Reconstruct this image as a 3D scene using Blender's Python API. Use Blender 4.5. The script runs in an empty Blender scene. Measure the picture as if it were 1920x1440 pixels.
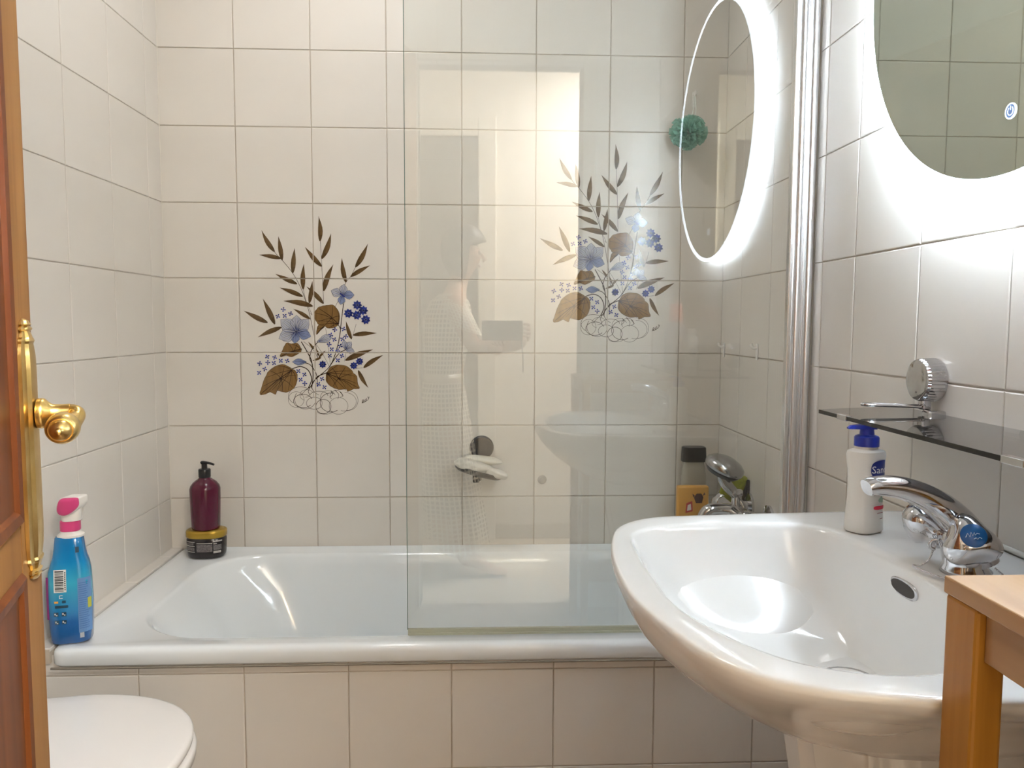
import bpy, bmesh, math, random
from mathutils import Vector, Matrix
random.seed(7)
PI = math.pi
H = 1.07                     # camera height; world = measured + (0,0,H)
C = bpy.context.scene.collection
sc = bpy.context.scene

# ------------------------------------------------------------------ camera
F, YAW, PIT, ROLL = 1451.75, .04318, .07786, -.00369
def ray(u, v):
    cr, sr = math.cos(ROLL), math.sin(ROLL)
    X = u*cr + v*sr; Z = -u*sr + v*cr; Y = 1
    cp, sp = math.cos(PIT), math.sin(PIT)
    y = Y*cp + Z*sp; z = -Y*sp + Z*cp
    cy, sy = math.cos(YAW), math.sin(YAW)
    return Vector((X*cy + y*sy, -X*sy + y*cy, z))
fw = ray(0, 0); rt = ray(1, 0) - fw; up = ray(0, 1) - fw
cam_d = bpy.data.cameras.new('camera'); cam = bpy.data.objects.new('camera', cam_d); C.objects.link(cam)
cam.matrix_world = Matrix(((rt.x, up.x, -fw.x, 0), (rt.y, up.y, -fw.y, 0), (rt.z, up.z, -fw.z, H), (0, 0, 0, 1)))
cam_d.sensor_width = 36; cam_d.lens = 36*F/1920; cam_d.clip_start = .01
sc.camera = cam

# ------------------------------------------------------------------ world, exposure, lights
w = bpy.data.worlds.new('world'); sc.world = w; w.use_nodes = True
w.node_tree.nodes['Background'].inputs[0].default_value = (1, .93, .84, 1)
w.node_tree.nodes['Background'].inputs[1].default_value = .3
sc.view_settings.view_transform = 'Standard'; sc.view_settings.look = 'None'
sc.view_settings.gamma = 1; sc.view_settings.use_curve_mapping = False
sc.view_settings.exposure = 0.36
LED_POWER = 340.0
BATH_FILL = 4.0
HALL_LAMP = 70.0
SCONCE = 16.0
EDGE = 92.0
def area(name, loc, rot, size, power, col, size_y=None):
    l = bpy.data.lights.new(name, 'AREA'); l.energy = power; l.color = col
    l.shape = 'RECTANGLE' if size_y else 'DISK'; l.size = size
    if size_y: l.size_y = size_y
    o = bpy.data.objects.new(name, l); o.location = loc; o.rotation_euler = rot; C.objects.link(o); return o
area('bathroom_fill_light', (-.30, 1.60, 2.33), (0, 0, 0), .30, BATH_FILL, (1, .985, .97))  # added fill for back wall and tub, no lamp known here
area('hall_ceiling_light', (.75, -.42, 2.30), (0, 0, 0), .42, HALL_LAMP, (1, .98, .96))

# ------------------------------------------------------------------ materials
MATS = {}
def mat(name, col=(.8,.8,.8), rough=.5, metal=0, emit=None, estr=0, coat=0, spec=.5, alpha=1, trans=0, sss=0):
    if name in MATS: return MATS[name]
    m = bpy.data.materials.new(name); m.use_nodes = True; b = m.node_tree.nodes['Principled BSDF']
    b.inputs['Base Color'].default_value = (*col, 1); b.inputs['Roughness'].default_value = rough
    b.inputs['Metallic'].default_value = metal; b.inputs['Specular IOR Level'].default_value = spec
    b.inputs['Coat Weight'].default_value = coat; b.inputs['Alpha'].default_value = alpha
    b.inputs['Transmission Weight'].default_value = trans
    if sss: b.inputs['Subsurface Weight'].default_value = sss
    if emit: b.inputs['Emission Color'].default_value = (*emit, 1); b.inputs['Emission Strength'].default_value = estr
    MATS[name] = m; return m
def N(m, t, **kw):
    n = m.node_tree.nodes.new(t)
    for k, v in kw.items():
        if hasattr(n, k): setattr(n, k, v)
    return n
def L(m, a, b): m.node_tree.links.new(a, b)
def noisy(m, scale, c1, c2, bump=0, bscale=None, stretch=None, detail=3, dist=.002):
    nt = m.node_tree; b = nt.nodes['Principled BSDF']
    tc = N(m, 'ShaderNodeTexCoord'); mp = N(m, 'ShaderNodeMapping'); L(m, tc.outputs['Object'], mp.inputs[0])
    if stretch: mp.inputs['Scale'].default_value = stretch
    n = N(m, 'ShaderNodeTexNoise'); n.inputs['Scale'].default_value = scale; n.inputs['Detail'].default_value = detail
    L(m, mp.outputs[0], n.inputs['Vector'])
    r = N(m, 'ShaderNodeValToRGB'); r.color_ramp.elements[0].color = (*c1, 1); r.color_ramp.elements[1].color = (*c2, 1)
    r.color_ramp.elements[0].position = .3; r.color_ramp.elements[1].position = .7
    L(m, n.outputs[0], r.inputs[0]); L(m, r.outputs[0], b.inputs['Base Color'])
    if bump:
        n2 = N(m, 'ShaderNodeTexNoise'); n2.inputs['Scale'].default_value = bscale or scale; n2.inputs['Detail'].default_value = 1
        L(m, mp.outputs[0], n2.inputs['Vector'])
        bp = N(m, 'ShaderNodeBump'); bp.inputs['Strength'].default_value = bump; bp.inputs['Distance'].default_value = dist
        L(m, n2.outputs[0], bp.inputs['Height']); L(m, bp.outputs[0], b.inputs['Normal'])
    return m
TILE = noisy(mat('cream_glazed_tile', rough=.24, spec=.4), 3.2, (.73,.695,.64), (.78,.745,.69), .25, 7, dist=.0012)
PALEG = noisy(mat('lightened_grout', rough=.6), 30, (.66,.61,.54), (.72,.67,.60))  # joint highlight of the sink wall put into the colour; left joints lightened too
TRIMT = mat('glossy_trim_tile', (.75,.715,.66), .10, coat=.3)
GROUT = noisy(mat('grout', rough=.85), 30, (.50,.43,.34), (.60,.53,.44))
ENAMEL = mat('white_enamel', (.83,.87,.89), .10, coat=.5)
CERAMIC = mat('white_ceramic', (.88,.90,.90), .10, coat=.25)
LIDM = mat('white_toilet_plastic', (.80,.77,.74), .22)
CHROME = noisy(mat('chrome', (.6,.6,.61), .09, 1), 60, (.55,.55,.57), (.62,.62,.64), .02, 400, dist=.0004)
BRASS = noisy(mat('brass', (.78,.54,.2), .30, 1), 25, (.66,.44,.13), (.84,.62,.26), .12, 160, dist=.0008)
BLACKP = mat('black_plastic', (.012,.012,.014), .28)
NAVYP = mat('dark_blue_plastic', (.012,.02,.032), .22)
WHITEP = mat('white_plastic', (.82,.80,.75), .3)
PLASTER = noisy(mat('painted_plaster', rough=.7), 8, (.76,.70,.61), (.80,.74,.65))
CEIL = mat('ceiling_paint', (.82,.80,.76), .8)
FLOORB = noisy(mat('brown_floor_tile', rough=.3), 5, (.24,.16,.11), (.32,.22,.15))
FLOORH = noisy(mat('beige_hall_floor', rough=.3), 6, (.60,.50,.38), (.68,.58,.45))
RUBBER = mat('grey_green_seal', (.42,.43,.33), .4)
def wood(name, c1, c2, c3, axis, rough=.35):
    m = mat(name, rough=rough, spec=.22); b = m.node_tree.nodes['Principled BSDF']
    tc = N(m, 'ShaderNodeTexCoord'); mp = N(m, 'ShaderNodeMapping'); L(m, tc.outputs['Object'], mp.inputs[0])
    s = [26, 26, 26]; s[axis] = 1.6; mp.inputs['Scale'].default_value = s
    n = N(m, 'ShaderNodeTexNoise'); n.inputs['Scale'].default_value = 1.4; n.inputs['Detail'].default_value = 5; n.inputs['Distortion'].default_value = .7
    L(m, mp.outputs[0], n.inputs['Vector'])
    r = N(m, 'ShaderNodeValToRGB'); e = r.color_ramp.elements
    e[0].position = .28; e[0].color = (*c1, 1); e[1].position = .72; e[1].color = (*c3, 1); x = e.new(.5); x.color = (*c2, 1)
    L(m, n.outputs[0], r.inputs[0]); L(m, r.outputs[0], b.inputs['Base Color'])
    bp = N(m, 'ShaderNodeBump'); bp.inputs['Strength'].default_value = .12; bp.inputs['Distance'].default_value = .001
    L(m, n.outputs[0], bp.inputs['Height']); L(m, bp.outputs[0], b.inputs['Normal'])
    return m
DOORW = wood('varnished_door_wood', (.19,.080,.018), (.25,.112,.027), (.30,.145,.04), 2, .55)
DOORP = wood('dark_red_door_moulding', (.085,.022,.005), (.12,.033,.007), (.16,.048,.011), 2, .45)
BIRCH = wood('birch_top', (.36,.215,.10), (.43,.265,.13), (.49,.315,.16), 1)
PINE = wood('orange_pine_leg', (.34,.145,.02), (.43,.20,.03), (.50,.26,.05), 2)
def glass_sheet(name, tint, f0=.045, dens=1.0):
    m = bpy.data.materials.new(name); m.use_nodes = True; nt = m.node_tree; nt.nodes.clear()
    out = N(m, 'ShaderNodeOutputMaterial'); mix = N(m, 'ShaderNodeMixShader')
    tr = N(m, 'ShaderNodeBsdfTransparent'); tr.inputs[0].default_value = (*tint, 1)
    gl = N(m, 'ShaderNodeBsdfGlossy'); gl.inputs['Roughness'].default_value = .0; gl.inputs['Color'].default_value = (1, 1, 1, 1)
    g = N(m, 'ShaderNodeNewGeometry'); d = N(m, 'ShaderNodeVectorMath', operation='DOT_PRODUCT')
    L(m, g.outputs['Incoming'], d.inputs[0]); L(m, g.outputs['Normal'], d.inputs[1])
    ab = N(m, 'ShaderNodeMath', operation='ABSOLUTE'); L(m, d.outputs['Value'], ab.inputs[0])
    om = N(m, 'ShaderNodeMath', operation='SUBTRACT', use_clamp=True); om.inputs[0].default_value = 1; L(m, ab.outputs[0], om.inputs[1])
    pw = N(m, 'ShaderNodeMath', operation='POWER'); L(m, om.outputs[0], pw.inputs[0]); pw.inputs[1].default_value = 5
    ma = N(m, 'ShaderNodeMath', operation='MULTIPLY_ADD'); L(m, pw.outputs[0], ma.inputs[0]); ma.inputs[1].default_value = 1-f0; ma.inputs[2].default_value = f0
    L(m, ma.outputs[0], mix.inputs[0]); L(m, tr.outputs[0], mix.inputs[1]); L(m, gl.outputs[0], mix.inputs[2]); L(m, mix.outputs[0], out.inputs[0])
    return m
SCREEN = glass_sheet('clear_screen_glass', (.975,.985,.975), .05)
SMOKE = glass_sheet('smoked_shelf_glass', (.44,.45,.46), .06)
def two_tone(name, stops, rough=.3, axis=2, coat=0):
    """object-space gradient bands of pigment along an axis; stops = [(coordinate, colour), ...]"""
    m = mat(name, rough=rough, coat=coat); b = m.node_tree.nodes['Principled BSDF']
    tc = N(m, 'ShaderNodeTexCoord'); sp = N(m, 'ShaderNodeSeparateXYZ'); L(m, tc.outputs['Object'], sp.inputs[0])
    lo, hi = stops[0][0], stops[-1][0]
    mr = N(m, 'ShaderNodeMapRange'); mr.inputs[1].default_value = lo; mr.inputs[2].default_value = hi; L(m, sp.outputs[axis], mr.inputs[0])
    r = N(m, 'ShaderNodeValToRGB'); e = r.color_ramp.elements
    e[0].color = (*stops[0][1], 1); e[1].color = (*stops[-1][1], 1)
    for p, c in stops[1:-1]: x = e.new((p-lo)/(hi-lo)); x.color = (*c, 1)
    L(m, mr.outputs[0], r.inputs[0]); L(m, r.outputs[0], b.inputs['Base Color']); return m

# ------------------------------------------------------------------ helpers
def link(name, me, m=None, parent=None, loc=None, smooth=False, mats=None):
    o = bpy.data.objects.new(name, me); C.objects.link(o)
    if m: me.materials.append(m)
    for x in (mats or []): me.materials.append(x)
    if smooth:
        for p in me.polygons: p.use_smooth = True
    if loc is not None: o.location = loc
    if parent: o.parent = parent
    return o
def ob(name, bm, m, parent=None, smooth=False, loc=None, kind=None, label=None, autos=None, mats=None):
    me = bpy.data.meshes.new(name)
    bmesh.ops.recalc_face_normals(bm, faces=bm.faces)
    if autos is not None:
        for f in bm.faces: f.smooth = True
        for e in bm.edges:
            if len(e.link_faces) == 2 and e.calc_face_angle(0) > autos: e.smooth = False
    bm.to_mesh(me); bm.free()
    o = link(name, me, m, parent, loc, smooth, mats)
    if kind: o['kind'] = kind
    if label: o['label'] = label
    return o
def empty(name, loc, label=None, cat=None, group=None, rotz=0):
    o = bpy.data.objects.new(name, None); C.objects.link(o); o.location = loc; o.rotation_euler = (0, 0, rotz)
    o.empty_display_size = .02
    return tag(o, label, cat, group)
def tag(o, label=None, cat=None, group=None, kind=None):
    if label: o['label'] = label
    if cat: o['category'] = cat
    if group: o['group'] = group
    if kind: o['kind'] = kind
    return o
def box(bm, x0, x1, y0, y1, z0, z1, bev=0, seg=2):
    n0 = set(bm.verts)
    v = [bm.verts.new((x, y, z)) for x in (x0, x1) for y in (y0, y1) for z in (z0, z1)]
    fs = [bm.faces.new([v[i] for i in q]) for q in ((0,1,3,2),(4,6,7,5),(0,4,5,1),(2,3,7,6),(0,2,6,4),(1,5,7,3))]
    bmesh.ops.recalc_face_normals(bm, faces=fs)
    if bev:
        es = list({e for f in fs for e in f.edges})
        bmesh.ops.bevel(bm, geom=es, offset=bev, segments=seg, profile=.5, affect='EDGES')
    return [x for x in bm.verts if x not in n0]
def B(*a, **k):
    bm = bmesh.new(); box(bm, *a, **k); return bm
def loft(bm, rings, cap0=True, cap1=True, closed=True):
    vs = [[bm.verts.new(p) for p in r] for r in rings]
    n = len(vs[0])
    for a, b in zip(vs, vs[1:]):
        for i in range(n if closed else n-1):
            j = (i+1) % n
            bm.faces.new((a[i], a[j], b[j], b[i]))
    if cap0: bm.faces.new(vs[0][::-1])
    if cap1: bm.faces.new(vs[-1])
    return vs
def sect(cx, cy, z, rx, ry, n=2.0, N_=32, ph=0):
    r = []
    for i in range(N_):
        t = 2*PI*i/N_ + ph; c, s = math.cos(t), math.sin(t)
        r.append((cx + rx*abs(c)**(2/n)*(1 if c >= 0 else -1), cy + ry*abs(s)**(2/n)*(1 if s >= 0 else -1), z))
    return r
def lathe(bm, prof, seg=32, axis='Z', c=(0,0,0)):
    rings = []
    for r, h in prof:
        ring = []
        for i in range(seg):
            t = 2*PI*i/seg; a, b = r*math.cos(t), r*math.sin(t)
            p = (a, b, h) if axis == 'Z' else (h, a, b) if axis == 'X' else (a, h, b)
            ring.append((p[0]+c[0], p[1]+c[1], p[2]+c[2]))
        rings.append(ring)
    return loft(bm, rings)
def tube(bm, pts, rad, seg=10, caps=True, flat=1.0):
    pts = [Vector(p) for p in pts]; n = len(pts)
    rr = rad if isinstance(rad, (list, tuple)) else [rad]*n
    up_ = Vector((0, 0, 1)); rings = []; prev = None
    for i, p in enumerate(pts):
        d = (pts[min(i+1, n-1)] - pts[max(i-1, 0)]).normalized()
        if prev is None:
            a = d.cross(up_)
            if a.length < .1: a = d.cross(Vector((0, 1, 0)))
            a.normalize()
        else:
            a = (prev - d*prev.dot(d)).normalized()
        prev = a; b = d.cross(a)
        rings.append([tuple(p + a*math.cos(2*PI*k/seg)*rr[i] + b*math.sin(2*PI*k/seg)*rr[i]*flat) for k in range(seg)])
    loft(bm, rings, caps, caps)
def spline(pts, n=8, closed=False):
    P = [Vector(p) for p in pts]; out = []; m = len(P)
    rng = range(m if closed else m-1)
    for i in rng:
        p0 = P[(i-1) % m] if (closed or i > 0) else P[0]; p1 = P[i]; p2 = P[(i+1) % m]
        p3 = P[(i+2) % m] if (closed or i+2 < m) else P[-1]
        for k in range(n):
            t = k/n
            out.append(.5*((2*p1)+(p2-p0)*t+(2*p0-5*p1+4*p2-p3)*t*t+(3*p1-p0-3*p2+p3)*t**3))
    if not closed: out.append(P[-1])
    return out
def text_bm(s, size, ext=.0, align='CENTER'):
    cu = bpy.data.curves.new('t', 'FONT'); cu.body = s; cu.size = size; cu.align_x = align; cu.align_y = 'CENTER'; cu.resolution_u = 2
    o = bpy.data.objects.new('t', cu); C.objects.link(o)
    bpy.context.view_layer.update()
    me = bpy.data.meshes.new_from_object(o.evaluated_get(bpy.context.evaluated_depsgraph_get()))
    bm = bmesh.new(); bm.from_mesh(me); bpy.data.objects.remove(o); bpy.data.curves.remove(cu); bpy.data.meshes.remove(me)
    return bm
def sphere(bm, c, r, seg=16, sc_=(1,1,1)):
    bmesh.ops.create_uvsphere(bm, u_segments=seg, v_segments=max(6, seg//2), radius=r,
        matrix=Matrix.Translation(c) @ Matrix.Diagonal((*sc_, 1)))
def torus(bm, c, R, r, axis, seg=48, sub=8, a0=0, a1=2*PI):
    full = abs(a1-a0-2*PI) < 1e-6; n = seg
    pts = []
    for i in range(n + (0 if full else 1)):
        t = a0 + (a1-a0)*i/n; a, b = R*math.cos(t), R*math.sin(t)
        pts.append((t, a, b))
    rings = []
    for t, a, b in pts:
        ring = []
        for k in range(sub):
            q = 2*PI*k/sub; rr = R + r*math.cos(q); h = r*math.sin(q)
            a, b = rr*math.cos(t), rr*math.sin(t)
            p = (h, a, b) if axis == 'X' else (a, h, b) if axis == 'Y' else (a, b, h)
            ring.append((p[0]+c[0], p[1]+c[1], p[2]+c[2]))
        rings.append(ring)
    if full: rings.append(rings[0])
    vs = [[bm.verts.new(p) for p in r_] for r_ in (rings[:-1] if full else rings)]
    m = len(vs)
    for i in range(m if full else m-1):
        A, Bq = vs[i], vs[(i+1) % m]
        for k in range(sub): bm.faces.new((A[k], A[(k+1) % sub], Bq[(k+1) % sub], Bq[k]))
    if not full: bm.faces.new(vs[0][::-1]); bm.faces.new(vs[-1])

# ------------------------------------------------------------------ room
XL, XR, XT, YB = -.844, .6557, .675, 2.1305
YD0, YD1 = .05, .15          # door wall thickness
CZ = 2.40
def z(v): return v + H
GAP = .0018; TT = .006
TCACHE = {}
def tile_mesh(w_, h_, flat=False):
    k = (round(w_, 4), round(h_, 4))
    if k not in TCACHE:
        bm = bmesh.new(); a, b = w_/2-GAP/2, h_/2-GAP/2
        # front towards -Y, back buried in the grout
        r0 = [(-a,.001,-b),(a,.001,-b),(a,.001,b),(-a,.001,b)]
        e = .0012
        r1 = [(-a,-.0006+.0004,-b),(a,-.0002,-b),(a,-.0002,b),(-a,-.0002,b)]
        r2 = [(-a+e*.5,-.0011,-b+e*.5),(a-e*.5,-.0011,-b+e*.5),(a-e*.5,-.0011,b-e*.5),(-a+e*.5,-.0011,b-e*.5)]
        r3 = [(-a+e*1.6,-.0015,-b+e*1.6),(a-e*1.6,-.0015,-b+e*1.6),(a-e*1.6,-.0015,b-e*1.6),(-a+e*1.6,-.0015,b-e*1.6)]
        loft(bm, [r0, r1, r2, r3]); bmesh.ops.recalc_face_normals(bm, faces=bm.faces)
        me = bpy.data.meshes.new('tile'); bm.to_mesh(me); bm.free(); me.materials.append(TILE); TCACHE[k] = me
    return TCACHE[k]
def tiles(parent, axis, plane, us, zs, skip=None, wob=.0022, flatset=()):
    """axis: direction the wall faces ('-Y','+X','-X','+Y'); us = joint positions along the wall; zs = joint heights"""
    rot = {'-Y': 0, '+X': PI/2, '-X': -PI/2, '+Y': PI}[axis]
    for i, (u0, u1) in enumerate(zip(us, us[1:])):
        for j, (z0, z1) in enumerate(zip(zs, zs[1:])):
            u, zz = (u0+u1)/2, (z0+z1)/2
            if skip and skip(u, zz): continue
            o = bpy.data.objects.new('tile', tile_mesh(abs(u1-u0), abs(z1-z0))); C.objects.link(o); o.parent = parent
            o.location = (u, plane, zz) if axis in ('-Y', '+Y') else (plane, u, zz)
            q = wob if (i, j) not in flatset else 0
            o.rotation_euler = (random.uniform(-q, q), 0, rot + random.uniform(-q, q))
rows = [0, z(-.881), z(-.681), z(-.481), z(-.281), z(-.081), z(.119), z(.319), z(.519), z(.719), z(.919), z(1.119), z(1.319)]
def struct(name, bm, m, parent=None): return ob(name, bm, m, parent, kind='structure')
PR = .0013    # tile face proud of the grout plane
wb = struct('wall_back', B(XL-.1, XT+.1, YB+PR, YB+.12, 0, CZ), GROUT)
colsB = [XL] + [-.8457+.2*i for i in range(1, 8)] + [XT]
# printed tiles stay exactly flat: (column, row) of the two flower panels
FL = {(i, j) for i in (1, 2) for j in range(3, 7)} | {(i, j) for i in (5, 6) for j in range(4, 8)}
tiles(wb, '-Y', YB, colsB, rows[2:], flatset={(i, j) for i, j in FL})
wl = struct('wall_left', B(XL-.12, XL-PR, -.0+YD1, YB+.1, 0, CZ), PALEG)
tiles(wl, '+X', XL, [YD1, .2482] + [YB-.0823-.2*i for i in range(8, -1, -1)] + [YB], rows, skip=lambda u, zz: u > 1.45 and zz < .38)
wr = struct('wall_right', B(XR+PR, XR+.12, YD1, 1.52, 0, CZ), PALEG)
tiles(wr, '-X', XR, [YD1, .333, .533, .733, .933, 1.133, 1.333, 1.462], rows)
# rounded trim tiles closing the sink wall where the bath recess starts
for j in range(len(rows)-1):
    bm = bmesh.new(); z0, z1 = rows[j]+GAP/2, rows[j+1]-GAP/2
    pr = [(XR+.06, 1.463), (XR, 1.463), (XR-.0015, 1.466), (XR-.002, 1.49)]
    for k in range(1, 9):
        t = PI/2*k/8; pr.append((XR+.026-.028*math.cos(t), 1.49+.03*math.sin(t)))
    pr.append((XR+.06, 1.521))
    loft(bm, [[(x, y, z0) for x, y in pr], [(x, y, z1) for x, y in pr]])
    ob('rounded_trim_tile', bm, TRIMT, wr, autos=.6)
wt = struct('wall_right_bath', B(XT+PR, XT+.12, 1.50, YB+.1, 0, CZ), GROUT)
tiles(wt, '-X', XT, [1.522, 1.575, 1.775, 1.975, YB], rows[2:])
# corner joint
struct('trim_1', B(XL-.0005, XL+.0022, YB-.0022, YB+.001, z(-.617), CZ), mat('pale_corner_grout', (.80,.76,.68), .5))
# door wall with opening
OX0, OX1, OZ = -.218, .376, z(.934)
wd = struct('wall_door', B(XL-.1, OX0, YD0, YD1-PR, 0, CZ), PLASTER)
for nm, a in (('wall_door_side', (OX1, XR+.1, YD0, YD1-PR, 0, CZ)), ('wall_door_top', (OX0, OX1, YD0, YD1-PR, OZ, CZ))):
    struct(nm, B(*a), PLASTER, wd)
tiles(wd, '+Y', YD1, [XL, -.75, -.55, -.35, OX0-.045], rows)
tiles(wd, '+Y', YD1, [OX1+.045, .55, XR], rows)
tiles(wd, '+Y', YD1, [OX0-.045, -.15, .05, .25, OX1+.045], rows[-3:])
CASING = mat('cream_casing', (.72,.66,.56), .4)
cs = tag(ob('door_1', B(OX0-.045, OX0, YD0-.012, YD1+.012, 0, OZ+.045, bev=.004), CASING), kind='structure')
ob('casing', B(OX1, OX1+.045, YD0-.012, YD1+.012, 0, OZ+.045, bev=.004), CASING, cs)
ob('casing', B(OX0, OX1, YD0-.012, YD1+.012, OZ, OZ+.045, bev=.004), CASING, cs)
struct('floor', B(XL-.1, XR+.1, .10, YB+.1, -.05, 0), FLOORB)
struct('floor_hall', B(-1.5, 1.5, -.95, .10, -.05, 0), FLOORH)
struct('ceiling', B(-1.5, 1.5, -.95, YB+.12, CZ, CZ+.05), CEIL)
# hall beyond the door (seen mirrored in the shower glass)
HY = -.80
wh = struct('wall_hall', B(-1.5, 1.5, HY-.08, HY, 0, CZ), PLASTER)
struct('wall_hall_left', B(-1.5, -1.4, HY, YD0, 0, CZ), PLASTER)
struct('wall_hall_right', B(1.4, 1.5, HY, YD0, 0, CZ), PLASTER)
struct('baseboard_hall', B(.085, 1.4, HY, HY+.014, 0, .075, bev=.003), mat('beige_skirting', (.50,.42,.32), .4))
d2 = tag(ob('door_2', B(-.74, -.005, HY-.02, HY+.012, 0, z(.89)), mat('grey_brown_door', (.13,.11,.085), .4)), kind='structure')
ob('casing', B(-.005, .085, HY, HY+.028, 0, z(.98), bev=.006), CASING, d2)
ob('casing', B(-.83, -.74, HY, HY+.028, 0, z(.98), bev=.006), CASING, d2)
ob('casing', B(-.74, -.005, HY, HY+.028, z(.89), z(.98), bev=.006), CASING, d2)
ob('door_panel', B(-.66, -.09, HY+.012, HY+.02, .9, 1.85, bev=.006), mat('grey_brown_door'), d2)
ob('door_panel', B(-.66, -.09, HY+.012, HY+.02, .15, .78, bev=.006), mat('grey_brown_door'), d2)
# lamps
def ceiling_lamp(loc, r, label, estr):
    t = empty('ceiling_lamp', loc, label, 'lamp')
    bm = bmesh.new(); lathe(bm, [(r*1.1, 0), (r*1.1, -.02), (r, -.03)], 40); ob('lamp_base', bm, WHITEP, t, autos=.6)
    return t
ceiling_lamp((-.30, 1.60, CZ-.0), .15, 'added flat round white ceiling lamp, unseen, above the bath front', 3)  # made-up disc above the added bathroom fill light
ceiling_lamp((.75, -.42, CZ-.0), .2, 'flat round white ceiling lamp in the hall', 3)
t = empty('wall_lamp', (.585, HY, z(.30)), 'small warm wall lamp in the hall behind the camera', 'lamp')
bm = bmesh.new(); lathe(bm, [(.04, 0), (.04, .012), (.012, .02), (.012, .07)], 24, 'Y'); ob('lamp_arm', bm, BRASS, t, autos=.6)
bm = bmesh.new(); sphere(bm, (0, .11, 0), .038, 24); ob('bulb', bm, mat('warm_bulb', (1,.9,.7), .4, emit=(1,.75,.42), estr=SCONCE*6), t, smooth=True)

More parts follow.
